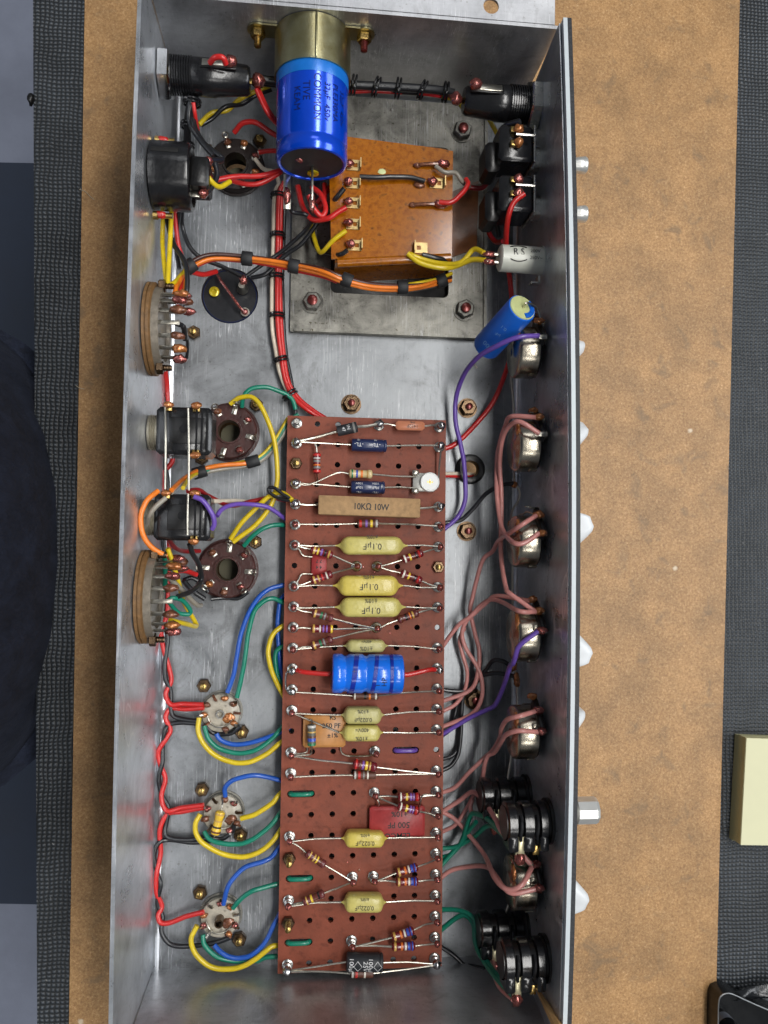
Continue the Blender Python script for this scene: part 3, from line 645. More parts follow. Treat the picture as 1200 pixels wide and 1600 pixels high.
q = at(379, 452, 0); mb = MB(); mb.lathe(q, (0, 0, 1), [(0, 9), (3, 8), (14, 5), (20, 5)], 12); lg = obj('terminal_lug', mb, TIN, fc); b_ = MB(); b_.blob(q+V((2, 8, 20)), 7, (1, 1.2, .9), .5); obj('solder_joint', b_, FLUX, lg)
q = at(383, 488, 0); mb = MB(); mb.lathe(q, (0, 0, 1), [(0, 7), (2.5, 7), (2.5, 3)], 14); lg = obj('terminal_lug', mb, TIN, fc); b_ = MB(); b_.blob(q+V((0, 0, 4)), 5, (1, 1, .7), .4); obj('solder_joint', b_, FLUX, lg)
mb = MB(); mb.tube(pts('340,430,10 346,440,16 362,462,14 373,478,10 382,488,5'), 2.2, 6); obj('link_wire', mb, FLUX, fc)

# ------------------------------------------------------------------ big blue can on the far wall
wy = 0.0
e = at(487, 258, 142); c0 = V((e.x, wy, 142)); yend = e.y
axis = V((at(487, 258, 142).x-at(489, 60, 142).x, yend-wy, 0)).normalized(); Lc = (V((e.x, yend, 142))-V((at(489, 60, 142).x, wy, 142))).length
c0 = V((at(489, 60, 142).x, wy, 142))
bc = thing('blue_can_capacitor', 'large blue electrolytic can clamped to the far end wall', 'capacitor', c0-V((0, 0, 52)))
R0 = 50
mb = MB(); mb.lathe(c0, axis, [(2, R0), (Lc-27, R0), (Lc-25, R0-1.6), (Lc-22, R0-1.6), (Lc-19.5, R0), (Lc-5, R0+.4), (Lc-1, R0-1.6), (Lc, R0-4), (Lc-1, R0-6), (Lc-2.5, R0-6.5)], 56, cap1=False); can = obj('can', mb, BLUEFILM, bc)
mb = MB(); mb.lathe(c0, axis, [(64, R0+1.1), (78, R0+1.1), (80, R0+.4)], 56, cap0=False, cap1=False); obj('light_blue_rim', mb, BLUERIM, bc)
mb = MB(); mb.lathe(c0, axis, [(Lc-3.4, R0-6.4), (Lc-2.6, R0-6.4)], 40); obj('end_disc', mb, mat('grey_black_fibre', (46, 46, 48), .6, 0, .3, 10, .2, 3), bc)
cl = MB(); cl.lathe(c0, axis, [(0.6, R0+1.6), (0.6, R0+3.6), (64.5, R0+3.6), (64.5, R0+1.6)], 56, cap0=False, cap1=False)
clamp = obj('clamp_band', cl, ZINC, bc)
F = frame(axis)
mb = MB(); mb.box(c0+axis*33+V((4, 0, R0+5)), (62, 3.0, 4), F, 0.8); obj('clamp_seam', mb, ZINC, clamp)
for px, py in ((403, 48), (569, 55)):
    q = aty(px, py, wy-3); mb = MB(); mb.lathe(V((q.x, wy-0.3, q.z)), (0, -1, 0), [(0, 15), (2.6, 15), (2.6, 14)], 22); sx = 1 if px < 480 else -1
    mb.box((q.x+sx*14, wy-1.7, q.z), (26, 2.6, 27)); ea = obj('clamp_ear', mb, ZINC, clamp)
    nt = thing('clamp_nut', 'hex nut and screw on the '+('left' if px < 480 else 'right')+' ear of the blue can clamp', 'nut', (q.x, wy-3, q.z-10))
    mb = MB(); mb.lathe(V((q.x, wy-3.1, q.z)), (0, -1, 0), [(0, 9.5), (1, 10.5), (9, 10.5), (10.5, 9)], 6); obj('nut', mb, BRASS, nt, angle=25)
    pr = [(9, 5.2)]
    for k in range(6): pr += [(10.5+2*k, 5.2), (11.3+2*k, 4.4)]
    pr += [(23, 5), (24, 3.6)]
    mb = MB(); mb.lathe(V((q.x, wy-3.1, q.z)), (0, -1, 0), pr, 12); obj('screw', mb, BRASS if px < 480 else REDSH, nt)
side = axis.cross(V((0, 0, 1))).normalized()      # points to -x
for (ang, t, s_, txt) in ((-25, 118, 13, 'KEAM'), (-10, 108, 14, 'TIVE'), (7, 116, 14, 'COMMON'), (23, 120, 12, '32µF  450v'), (38, 118, 12, 'PLE330MA'), (53, 120, 11, '32µF  450v')):
    a = math.radians(ang); n_ = V((0, 0, 1))*math.cos(a)-side*math.sin(a); vdir = axis.cross(-n_).normalized()
    u = axis; v = n_.cross(u)
    text(txt, s_, c0+axis*t+n_*(R0+0.0), u, v, INKDB, can, R=R0, lift=0.5)
fz = c0+axis*(Lc-2.4)
fa = axis; fu = V((0, 0, 1)); fr_ = -side
def endp(px, py): d = ray(px, py); t = (fz-CAM).dot(fa)/d.dot(fa); return CAM+d*t
q = endp(449, 272); mb = MB(); mb.box(q+fa*26+V((0, 0, 0)), (52, 11, 2), frame(fa, fu), .5); lg = obj('terminal_lug', mb, TIN, bc); b_ = MB(); b_.blob(q+fa*34+V((0, 0, 3)), 7, (.8, 1.8, .8), .5); obj('solder_joint', b_, FLUX, lg)
q = endp(488, 262); mb = MB(); mb.box(q+fa*30, (60, 3, 9), frame(fa, fu), .5); lg = obj('terminal_lug', mb, TIN, bc); b_ = MB(); b_.blob(q+fa*50, 6, (.8, 2.4, .9), .5); obj('solder_joint', b_, FLUX, lg)
q = endp(468, 250); mb = MB(); mb.blob(q, 6, (1, .6, .9), .3); obj('red_seal', mb, FLUX, bc)
q = endp(489, 270); mb = MB(); mb.lathe(q, fa, [(0, 8.5), (2, 8.5), (2.5, 5), (1, 3)], 14); obj('yellow_rivet', mb, MATS['yellow_lacquer_rivet'], bc)

# ------------------------------------------------------------------ fuse holders
def fuse_holder(label, sgn, py, xend_px, wx, zc):
    y = at(315 if sgn < 0 else 785, py, zc).y; wx = wallx(y, zc, sgn < 0); o = V((wx, y, zc)); ax = V((-sgn, 0, 0))      # axis from the wall into the chassis
    t = thing('fuse_holder', label, 'fuse holder', o-V((0, 0, 28)), 'fuse holders')
    xe = at(xend_px, py, zc).x; Lh = abs(xe-wx)
    mb = MB(); mb.lathe(o, ax, [(0.5, 33), (2, 36), (15, 36), (17, 33)], 6); obj('hex_nut', mb, CHROME if sgn < 0 else STEEL, t, angle=25)
    pr = [(15, 25)]; k = 17
    while k < 46: pr += [(k, 26.5), (k+1.6, 26.5), (k+2.4, 24.6), (k+3.2, 24.6)]; k += 3.4
    mb = MB(); mb.lathe(o, ax, pr, 36, cap0=False); obj('threaded_collar', mb, BLACKP, t)
    mb = MB(); mb.lathe(o, ax, [(k-3, 24), (k, 25.5), (Lh-50, 25.2), (Lh-46, 24), (Lh-4, 20), (Lh, 17)], 36, cap0=False); obj('body', mb, BLACKP, t)
    up = V((0, 0.25, 0.97)).normalized(); F = frame(ax, up)
    q = o+ax*(k+36)+up*24.5
    mb = MB(); mb.box(q, (50, 15, 3.6), F, .6); obj('slot_recess', mb, BLACKM, t)
    mb = MB(); mb.box(q+up*2.4, (44, 11, 2.4), F, .5); tg = obj('side_terminal', mb, TIN, t)
    b_ = MB(); b_.blob(q+ax*18+up*7, 8.5, (1.1, 1, .9), .35); obj('solder_joint', b_, FLUX, tg)
    mb = MB(); mb.box(o+ax*(Lh+8), (18, 9, 2.4), frame(ax), .5); tg = obj('end_terminal', mb, BRASS, t)
    b_ = MB(); b_.blob(o+ax*(Lh+12)+V((0, 0, 4)), 9, (1.1, 1.2, .9), .6); obj('solder_joint', b_, FLUX, tg)
    return o, ax, Lh
fuse_holder('black fuse holder with shiny hex nut on the left wall, top corner', -1, 121, 391, 0, 124)
fuse_holder('black fuse holder under the right wall corner with dull hex nut', 1, 162, 724, W_, 124)

# ------------------------------------------------------------------ mains connector
zc = 150; y = at(262, 276, zc).y; o = V((-1, y, zc)); mc = thing('round_mains_connector', 'round black slotted mains connector on the left wall', 'connector', o-V((0, 0, 48)))
mb = MB(); mb.lathe(o, (1, 0, 0), [(1.2, 45), (48, 45), (52, 44), (54, 40), (54, 38), (50, 36)], 48, cap1=True); bd = obj('body', mb, BLACKP, mc)
up = V((0, .38, .925)); F = frame(V((1, 0, 0)), up)
mb = MB(); mb.box(o+V((22, 0, 0))+up*45, (36, 8, 2.4), F, 1.0); obj('slot', mb, DARKHOLE, bd)
mb = MB(); mb.box(o+V((66, -4, 8)), (26, 40, 50), None, 3); obj('terminal_block', mb, BLACKM, mc)
for px, py in ((241, 219), (238, 336)):
    q = at(px, py, 150); mb = MB(); mb.lathe(V((1, q.y, 150)), (1, 0, 0), [(0, 6), (6, 6), (8, 4), (26, 4)], 10); s_ = obj('fixing_screw', mb, BRASS, mc)
    b_ = MB(); b_.blob(V((12, q.y, 152)), 6.5, (1.2, .8, .8), .4); obj('red_lacquer_seal', b_, mat('red_lacquer', (176, 30, 24), 0.25, 0, .3, 5, coat=.5), s_)
for px, py in ((302, 253), (320, 253), (315, 293), (313, 303)):
    q = at(px, py, 165); mb = MB(); mb.box(q-V((6, 0, 2)), (24, 8, 2), None, .4); tg = obj('terminal_tag', mb, TIN, mc)
    b_ = MB(); b_.blob(q+V((4, 0, 2)), 7, (1.1, .9, .9), .5); obj('solder_joint', b_, FLUX, tg)

# ------------------------------------------------------------------ round wall sockets (left)
def round_socket(label, py, half, grp):
    zc = 136; y = at(240, py, zc).y; o = V((wallx(y, zc, True)+.6, y, zc)); Rr = half/1.125
    t = thing('round_wall_socket', label, 'socket', o-V((0, 0, Rr)), grp)
    mb = MB(); mb.lathe(o, (1, 0, 0), [(0, Rr), (3.6, Rr), (4, Rr-2), (5, Rr-2), (5.4, Rr), (9, Rr), (10.5, Rr-2)], 52); obj('fibre_ring', mb, PAXTAN, t)
    mb = MB(); mb.lathe(o, (1, 0, 0), [(10, Rr-6), (20, Rr-7), (20, Rr-20), (15, Rr-21)], 48); obj('insulating_disc', mb, mat('grey_brown_moulding', (120, 112, 100), 0.3, 0.2, .25, 10, .2, 4), t)
    mb = MB()
    for k in range(11):
        a = math.radians(-62+k*19.5); d = V((0, math.sin(a), math.cos(a))); s2 = V((0, math.cos(a), -math.sin(a)))
        q = o+V((32, 0, 0))+d*(Rr-14); FF = M((V((1, 0, 0)), s2, d)).transposed()
        m1 = MB(); m1.box(q, (30, 6, 2.0), FF, .5); tg = obj('contact_blade', m1, mat('dull_tinned_blade', (140, 136, 126), .36, .9, .25, 8, .2, 4), t)
        if k not in (3, 7):
            b_ = MB(); b_.blob(q+V((13, 0, 0))+d*2, 7.0, (1.5, .8, .9), .5); obj('solder_joint', b_, (FLUX, AMBER, DARKFLUX, FLUX, DARKFLUX)[k % 5], tg)
    for sg in (-1, 1):
        q = o+V((13, sg*(Rr-7), 16)); m1 = MB(); m1.lathe(q, (1, 0, 0), [(0, 8), (1, 9), (8, 9), (9, 8)], 6); nt = obj('fixing_nut', m1, BRONZE, t, angle=25)
        m1 = MB(); m1.lathe(q, (1, 0, 0), [(9, 4), (11, 4.4), (12, 3.8), (14, 4.4), (15, 3.8), (17, 4.4), (20, 3.6)], 10); obj('screw', m1, BRONZE, nt)
    return o
round_socket('upper round tan fibre socket with bare contact blades on the left wall', 515, 71, 'round fibre sockets on the left wall')
round_socket('lower round tan fibre socket with bare contact blades on the left wall', 932, 71, 'round fibre sockets on the left wall')

# ------------------------------------------------------------------ left jacks
def left_jack(label, x0, x1, y0, y1, text_rows):
    zt = 152; A = at(x0, y0, zt); B = at(x1, y1, zt); cy = (A.y+B.y)/2; hy = abs(A.y-B.y)/2
    t = thing('jack_socket', label, 'jack socket', (0, cy, 92), 'black jack sockets on the left wall')
    zc = 122; hx0 = max(A.x, 12); hx1 = B.x
    mb = MB(); mb.lathe(V((wallx(cy, zc, True)+1, cy, zc)), (1, 0, 0), [(0, 24), (3, 25), (4, 23.5), (6, 25), (7, 23.5), (9, 25), (10, 23.5), (12, 25), (18, 25)], 28); obj('threaded_bush', mb, mat('dull_grey_bush', (150, 144, 128), .45, .6, .2, 8, .2, 3), t)
    mb = MB(); mb.box(((hx0+hx1)/2, cy, zc), (hx1-hx0, hy*2, 60), None, 5); body = obj('body', mb, BLACKP, t)
    mb = MB(); mb.box(((hx0+hx1)/2+4, cy, zc+30.4), ((hx1-hx0)*.62, hy*1.1, 2), None, .7); obj('cover_panel', mb, BLACKM, body)
    for k in range(3):
        mb = MB(); mb.box((hx1-6-k*7, cy, zc+30.8), (2.6, hy*1.9, 2.4)); obj('moulded_rib', mb, BLACKP, body)
    mb = MB(); mb.lathe(V(((hx0+hx1)/2, cy+2, zc+31.6)), (0, 0, 1), [(0, 5.5), (.5, 5.5), (.5, 4.7)], 16); obj('moulded_ring', mb, BLACKP, body)
    for k, (fx, sy_) in enumerate(((.22, 1), (.72, 1), (.72, -1))):
        q = V((hx0+(hx1-hx0)*fx, cy+sy_*(hy-1), zc+31)); mb = MB(); mb.box(q, (9, 11, 2), None, .4); tg = obj('solder_tag', mb, BRASS, t)
        b_ = MB(); b_.blob(q+V((0, 2*sy_, 3)), 6, (1.3, .8, .8), .4); obj('solder_joint', b_, AMBER if text_rows is None else FLUX, tg)
    if text_rows:
        text('LITTLE FUSE', 5, V(((hx0+hx1)/2+4, cy-hy*.52+6, zc+32)), (-1, 0, 0), (0, -1, 0), mat('grey_moulded_print', (110, 110, 112), .4), body)
    return t
left_jack('upper black jack socket beside the brown tube socket', 243, 330, 634, 711, None)
left_jack('lower black jack socket between the two tube sockets', 240, 328, 771, 845, None)

# ------------------------------------------------------------------ toggle switches (right)
def toggle(label, pyc, tip_py, low):
    zt = 152; c = at(820, pyc, zt); cy = c.y; xw = W_
    t = thing('toggle_switch', label, 'switch', (xw-40, cy, 96), 'toggle switches on the right wall')
    mb = MB(); mb.box((xw-46, cy, 124), (50, 52, 58), None, 4); obj('body', mb, BLACKP, t)
    mb = MB(); mb.box((xw-20, cy, 124), (3, 54, 62), None, .8); obj('frame_plate', mb, STEEL, t)
    mb = MB(); mb.lathe(V((xw-18, cy-6, 118)), (1, 0, 0), [(0, 22), (4, 22), (6, 18), (17, 18)], 24); obj('lock_nut', mb, STEEL, t)
    for k, dy in enumerate((16, -4)):
        q = V((xw-50, cy+dy, 156)); mb = MB(); mb.box(q, (14, 8, 8), None, .6); tg = obj('terminal_tag', mb, BRASS, t); b_ = MB(); b_.blob(q+V((4, 0, 5)), 7, (1.1, 1, .9), .45); obj('solder_joint', b_, FLUX if low else AMBER, tg)
    mb = MB(); mb.cyl((xw-50, cy+7, 162), (xw-22, cy+7, 162), 2.4, seg=8); obj('hinge_pin', mb, STEEL, t)
    mb = MB(); mb.box((xw-76, cy-12, 110), (22, 44, 50), None, 5); obj('terminal_cover', mb, BLACKM, t)
    q = at(905, tip_py, 118); o = V((W_+13, q.y, 118))
    mb = MB(); mb.lathe(o, (1, .05, .1), [(0, 8), (8, 6.5), (26, 9), (44, 12), (53, 12.5), (56, 10.5), (57, 6)], 20); obj('lever', mb, SATIN, t)
    return t
toggle('upper black toggle switch with chrome lever on the right wall', 224, 263, False)
toggle('lower black toggle switch with thick red wire soldered to it', 302, 339, True)

# ------------------------------------------------------------------ white RS capacitor and blue tubular capacitor
zc = 134; o = at(779, 403, zc); yw = o.y
rs = thing('white_capacitor', 'white moulded capacitor sticking out from the right wall', 'capacitor', (W_-40, yw, zc-20))
mb = MB(); mb.lathe(V((o.x, yw, zc)), (1, -.02, 0), [(0, 15), (2.5, 19), (62, 19.5), (W_-o.x, 19.5)], 32); bd = obj('body', mb, WHITECAP, rs)
mb = MB(); mb.lathe(V((o.x+62, yw, zc)), (1, 0, 0), [(0, 19.8), (.8, 20.3), (2, 19.8)], 32, cap0=False, cap1=False); obj('rib', mb, WHITECAP, bd)
text('R S', 14, V((o.x+25, yw+3, zc+19.2)), (1, 0, 0), (0, 1, 0), INKB, bd, R=19.2, squeeze=.9)
text('200V', 7, V((o.x+49, yw+5.5, zc+19.2)), (1, 0, 0), (0, 1, 0), INKB, bd, R=19.2)
text('250V~', 7, V((o.x+50, yw-4.5, zc+19.2)), (1, 0, 0), (0, 1, 0), INKB, bd, R=19.2)
for sg in (1, -1):
    P = []
    for k in range(9):
        a = -1+2*k/8; v_ = sg*(12.5-a*a*3.2)+2; P.append(V((o.x+25+a*12, yw+19.9*math.sin(v_/19.9), zc+19.9*math.cos(v_/19.9))))
    mb = MB(); mb.tube(P, .7, 5, sub=1); obj('printed_bracket', mb, INKB, bd)
for py in (397, 409):
    q = at(765, py, zc+3); mb = MB(); mb.tube([V((o.x+2, q.y, zc+3)), V((q.x-4, q.y, zc+3))], 3, 8, smooth=False); ld = obj('lead_wire', mb, TIN, rs); b_ = MB(); b_.blob(q, 5, (2.0, .9, .8), .5); obj('solder_joint', b_, FLUX, ld)
for py, sg in ((384, 1), (427, -1)):
    q = atx(860, py, W_-6); mb = MB(); mb.box((W_-15, q.y, zc+4), (14, 2.4, 13)); mb.box((W_-10, q.y-sg*5, zc+4), (3, 11, 13)); obj('clip_ear', mb, STEEL, rs)
A = at(759, 543, 92); B = at(816, 481, 182)
bt = thing('blue_tubular_capacitor', 'blue tubular capacitor with cream end leaning over the right wall', 'capacitor', A)
ax = (B-A).normalized(); Lt = (B-A).length
mb = MB(); mb.lathe(A, ax, [(-2, 16), (1, 20), (4, 21.5), (Lt-3, 21.5), (Lt-.5, 20.8), (Lt, 19)], 36); bd = obj('body', mb, BLUETUBE, bt)
mb = MB(); mb.lathe(A, ax, [(Lt-.4, 19.5), (Lt+1.2, 19), (Lt+1.8, 15), (Lt+2, 1)], 28); en = obj('cream_end', mb, CREAM, bt)
F = frame(ax); cc = A+ax*(Lt+1.6)
mb = MB()
for a0 in (0, 1, 2, 3, 4):
    a = math.radians(150+a0*26); mb.box(cc+F @ V((.4, math.cos(a)*14, math.sin(a)*14)), (2.2, 7, 7), frame(ax, F @ V((0, math.cos(a), math.sin(a)))))
obj('sleeve_lip', mb, BLUETUBE, bt)
mb = MB(); mb.tube([cc, cc+ax*10, at(838, 481, 176), at(844, 496, 165)], 1.7, 8); obj('lead_wire', mb, TIN, bt)
mb = MB(); mb.tube([A-ax*1, at(742, 566, 84), at(745, 575, 80)], 1.7, 8); obj('lead_wire', mb, TIN, bt)
nup = (CAM-(A+B)/2); nup = (nup-ax*nup.dot(ax)).normalized(); vv = nup.cross(ax)
text('600', 11, A+ax*26+nup*21.3, vv, -ax, INKT, bd, R=-21.3)
text('0.1', 8, A+ax*(Lt-30)+nup*21.3, vv, -ax, INKT, bd, R=-21.3)
text('µF', 8, A+ax*(Lt-46)+nup*21.3, vv, -ax, INKT, bd, R=-21.3)

# ------------------------------------------------------------------ pots and knobs
POTS = [(551, 'topmost one beside the blue tubular capacitor, purple wire soldered on', [('n', 0), ('a', 1)]),
        (697, 'second from the top with two pink wires at its upper lugs', [('a', 0), ('a', 1)]),
        (846, 'third from the top, just under the grommet\'s black earth wire', [('a', 1), ('a', 2)]),
        (992, 'fourth from the top with pink and purple wires', [('a', 0), ('a', 1), ('f', 2)]),
        (1143, 'fifth from the top, above the upper pair of input jacks', [('a', 0), ('f', 1), ('f', 2)]),
        (1377, 'lowest one, between the two pairs of input jacks', [('a', 0), ('f', 1), ('f', 2)])]
PLUG = {}; POTC = []
for i, (py, label, _) in enumerate(POTS):
    zc = 122; y = at(816, py, zc).y; xw = wallx(y, zc); o = V((xw, y, zc))
    POTC.append(o); t = thing('potentiometer', 'metal cased potentiometer, '+label, 'potentiometer', o-V((20, 0, 39)), 'potentiometers on the right wall')
    mb = MB(); mb.lathe(o, (-1, 0, 0), [(1, 12), (8, 12), (8, 36), (12, 37)], 32); obj('mounting_face', mb, BLACKM, t)
    mb = MB(); mb.lathe(o, (-1, 0, 0), [(11, 37.6), (36, 37.6), (39, 36.5), (41, 33.5), (41, 14), (41.8, 12), (42.4, 6), (41.5, 4), (41.4, .2)], 48, cap1=False); can_ = obj('can', mb, NICKEL, t)
    for a in (0.4, 1.9, 3.5, 5.0):
        d = V((0, math.sin(a), math.cos(a))); mb = MB(); mb.box(o-V((15, 0, 0))+d*38.2, (12, 9, 1.6), frame(V((1, 0, 0)), d), .4); obj('crimp_tab', mb, NICKEL, can_)
    a = math.radians(48); wafer = MB()
    wafer.box(o+V((-9, math.sin(a)*34, math.cos(a)*34)), (8, 52, 20), frame(V((1, 0, 0)), V((0, math.sin(a), math.cos(a)))), 1.5); obj('wafer', wafer, BLACKM, t)
    for k, adeg in enumerate((80, 46, 13)):
        a = math.radians(adeg); d = V((0, math.sin(a), math.cos(a))); q = o+V((-6, 0, 0))+d*43
        mb = MB(); mb.box(q+d*1, (2, 7, 13), frame(V((1, 0, 0)), d), .5); e = q+d*7+V((-9, 0, 0)); mb.box(q+d*6+V((-6, 0, 0)), (14, 7, 2), frame(V((1, 0, 0)), d), .5)
        tg = obj('solder_lug', mb, TIN, t); PLUG[i, k] = e
        sol = [s_ for s_, kk in POTS[i][2] if kk == k]
        if sol: b_ = MB(); b_.blob(e+d*2+V((2, 0, 0)), 6.3, (1.3, .9, .9), .5); obj('solder_joint', b_, {'a': AMBER, 'f': FLUX, 'n': DARKFLUX}[sol[0]], tg)
        else:
            mb = MB(); mb.lathe(e-V((6, 0, 0)), d, [(0, 4.5), (1.6, 4.5), (1.6, 2.4), (0, 2.4)], 12, cap0=False, cap1=False); obj('lug_eye', mb, TIN, tg)
    b_ = MB(); b_.blob(o+V((-41, 22, 24)), 8, (.4, 1.5, 1.0), .4); obj('earth_solder', b_, AMBER, can_)
    # knob outside: round skirt and pointer
    xo = wallx(y, zc)+13.8; ko = V((xo, y, zc))
    kn = thing('pointer_knob', ('topmost', 'second', 'third', 'fourth', 'fifth', 'lowest')[i]+' white pointer knob of the front panel'+(', tip with grey dot turned towards the camera' if i == 5 else ''), 'knob', ko-V((0, 0, 30)), 'white pointer knobs')
    rot = math.radians((138, 108, 64, -72, 134, -84)[i])
    mb = MB(); mb.lathe(ko, (1, 0, 0), [(0, 29), (9, 29), (12, 26)], 32); obj('skirt', mb, KNOBW, kn)
    d = V((0, math.sin(rot), math.cos(rot))); s2 = V((0, math.cos(rot), -math.sin(rot)))
    outl = [(-27, 0), (-24, 11), (-12, 17), (4, 17), (22, 11), (38, 5), (42, 0), (38, -5), (22, -11), (4, -17), (-12, -17), (-24, -11)]
    outl = [tuple(p.xy) for p in spline([V((a_, b_, 0)) for a_, b_ in outl+outl[:1]], 4)[:-1]]; rings = []
    for h, kx, kl in ((10, 1, 1), (24, .95, .92), (40, .82, .72), (52, .62, .48), (58, .46, .34), (60, .3, .2)):
        rings.append([ko+V((h-(max(0, p0)*.10 if h > 20 else 0), 0, 0))+d*(p0*kl+(h-10)*.56)+s2*(p1*kx) for p0, p1 in outl])
    mb = MB().ring_stack(rings); obj('pointer', mb, KNOBW, kn, angle=75)
    if i == 5: mb = MB(); mb.lathe(ko+V((24, 0, 0))+d*43.0, d, [(0, 5), (.8, 5)], 14); obj('grey_dot', mb, GREYDOT, kn)

# ------------------------------------------------------------------ input jacks (right)
def input_jack(label, py_hi, z, group):
    kx = .74 if z > 100 else .86
    c = at(840, py_hi, z); y = c.y; xw = wallx(y, z); o = V((xw, y, z)); R_ = 27
    t = thing('input_jack', label, 'jack socket', o-V((40, 0, R_)), group)
    mb = MB(); mb.lathe(o, (-1, 0, 0), [(.5, 30), (5, 30), (5, 26), (10, 22), (86*kx, 22)], 32); body = obj('core', mb, BLACKM, t)
    for (x0, x1) in ((10*kx, 26*kx), (36*kx, 56*kx), (66*kx, 84*kx)):
        mb = MB(); mb.lathe(o, (-1, 0, 0), [(x0, R_-3), (x0+1.5, R_), (x1-1.5, R_), (x1, R_-3)], 32); obj('rib', mb, BLACKP, body)
        mb = MB(); mb.box(o+V((-(x0+x1)/2, -22, 8)), (x1-x0, 20, 34), None, 2); obj('rib_block', mb, BLACKP, body)
    for x0 in (31*kx, 61*kx):
        mb = MB(); mb.tube([o+V((-x0, 14, 18)), o+V((-x0, 4, 25)), o+V((-x0-1, -10, 24)), o+V((-x0, -18, 20))], 2.6, 6); obj('contact_spring', mb, BLACKP, t)
    mb = MB(); mb.box(o+V((-61*kx, -32, 16)), (12, 16, 2.2), None, .4); mb.box(o+V((-61*kx, -24, 20)), (8, 22, 2), None, .4); tg = obj('solder_tag', mb, mat('cream_tinned_tag', (214, 206, 170), .35, .7, .1, 6), t)
    b_ = MB(); b_.blob(o+V((-61*kx, -42, 16)), 7.5, (1, 1.3, .9), .45); obj('solder_joint', b_, FLUX, tg)
    mb = MB(); mb.box(o+V((-31*kx, -33, 14)), (8, 12, 2.2), None, .4); obj('solder_tag', mb, BRASS, t)
    return o
GJ = 'black ribbed input jacks on the right wall'
input_jack('black ribbed jack of the upper pair, lower on the wall and further from view', 1242, 66, GJ)
input_jack('black ribbed jack of the upper pair, nearer the rim with green wires', 1283, 176, GJ)
input_jack('black ribbed jack of the lower pair, lower on the wall and further from view', 1450, 66, GJ)
input_jack('black ribbed jack of the lower pair, nearer the rim above the wooden splint', 1497, 176, GJ)
q = at(915, 1266, 150); o = V((W_+30, q.y, 150))
cn = thing('chrome_cap_nut', 'chrome cap standing out from the front panel beside the upper input jacks', 'nut', o-V((0, 0, 20)))
mb = MB(); mb.lathe(o, (1, 0, 0), [(-22, 14), (9, 14), (12, 19), (38, 19), (42, 17), (43, 13)], 10); obj('cap', mb, SATIN, cn, angle=25)
mb = MB(); mb.lathe(o, (1, 0, 0), [(-22, 20), (6, 20), (7, 18)], 20); obj('collar', mb, STEEL, cn)

# grommet in the floor
q = at(735, 733, 4); gm = MB(); gm.lathe(V((q.x, q.y, 0.3)), (0, 0, 1), [(0, 23), (3, 24), (7, 22), (8.5, 18), (7, 13.5), (2, 12.5), (-10, 12.5)], 32, cap0=False, cap1=False); tag(obj('rubber_grommet', gm, BLACKM), 'black rubber grommet in the floor right of the circuit board', 'grommet')
# ================================================================== CIRCUIT BOARD
ZBD = 40.0
X0, X1, Y0, Y1 = 185.6, 429.1, -525.5, -1348.4
def G(c, r): return V((X0+14.2+31.2*c, Y0-11.5-30.72*r, ZBD))
TUR = {0: '047', 1: '07', 3: '0', 4: '07', 5: '07', 6: '07', 7: '34', 8: '07', 9: '07', 10: '04', 11: '07', 12: '07', 13: '07', 14: '07', 15: '7', 16: '04', 17: '07',
       18: '47', 19: '7', 20: '07', 21: '7', 22: '347', 23: '07', 24: '7', 25: '37', 26: '07'}
HOL = {0: '12', 1: '123456', 2: '23456', 3: '1256', 4: '126', 5: '12356', 6: '136', 7: '0256', 8: '156', 9: '156', 10: '2356 7', 11: '1256', 12: '1256', 13: '156', 14: '1256', 15: '0356',
       16: '1237', 17: '12356', 18: '2356', 19: '0123', 20: '1256', 21: '23456', 22: '256', 23: '1256', 24: '123456', 25: '246', 26: '1256'}
SLOT = [(5, 16, 'purple'), (0, 18, 'green'), (0, 22, 'green'), (0, 25, 'green')]
holes = []
for r, s_ in HOL.items():
    for ch_ in s_:
        if ch_.isdigit():
            g = G(int(ch_), r); holes.append(circ((g.x, g.y), 4.3, 12))
for c, r, _ in SLOT:
    g = G(c, r); holes.append(rrect(g.x-5, g.x+36, g.y-5, g.y+5, 4.9, 4))
cb = thing('circuit_board', 'long red brown turret board carrying rows of resistors and capacitors', 'circuit board', ((X0+X1)/2, (Y0+Y1)/2, ZBD-6))
mb = MB(); mb.plate([V((X0, Y0)), V((X0, Y1)), V((X1, Y1)), V((X1, Y0))], holes, ZBD-6, ZBD); obj('board', mb, BOARDM, cb)
def part_at(name, mesh, parent, loc, rz=0.0):
    o = bpy.data.objects.new(name, mesh); COL.objects.link(o); o.parent = parent; o.location = (V(loc)-ORG[parent.name])*S; o.rotation_euler = (0, 0, rz); return o
def local_mesh(name, mb, m, ang=40):
    o = obj(name, mb, m, org=(0, 0, 0)); me = o.data; bpy.data.objects.remove(o); return me
mb = MB(); mb.lathe((0, 0, 0), (0, 0, 1), [(0, 8.2), (2, 8.2), (3, 7), (3.4, 4.8), (7, 4.6), (8, 6.4), (10.5, 6.4), (11.5, 4.4), (14, 4.2), (15, 5.4), (17, 5.4), (18, 4), (21, 3.8)], 14); TURM = local_mesh('turret', mb, STEEL)
SOLM = []
for k in range(5):
    mb = MB(); mb.blob((0, 0, 21), 5.0, (1, 1, 1.0), .35, seed=k*7.3); SOLM.append((local_mesh('solder_joint', mb, FLUX), ))
SOLS = []
for k in range(3):
    mb = MB(); mb.blob((0, 0, 20), 6.4, (1, 1, .8), .45, seed=k*5.1+3); SOLS.append(local_mesh('solder_joint', mb, SOLDER))
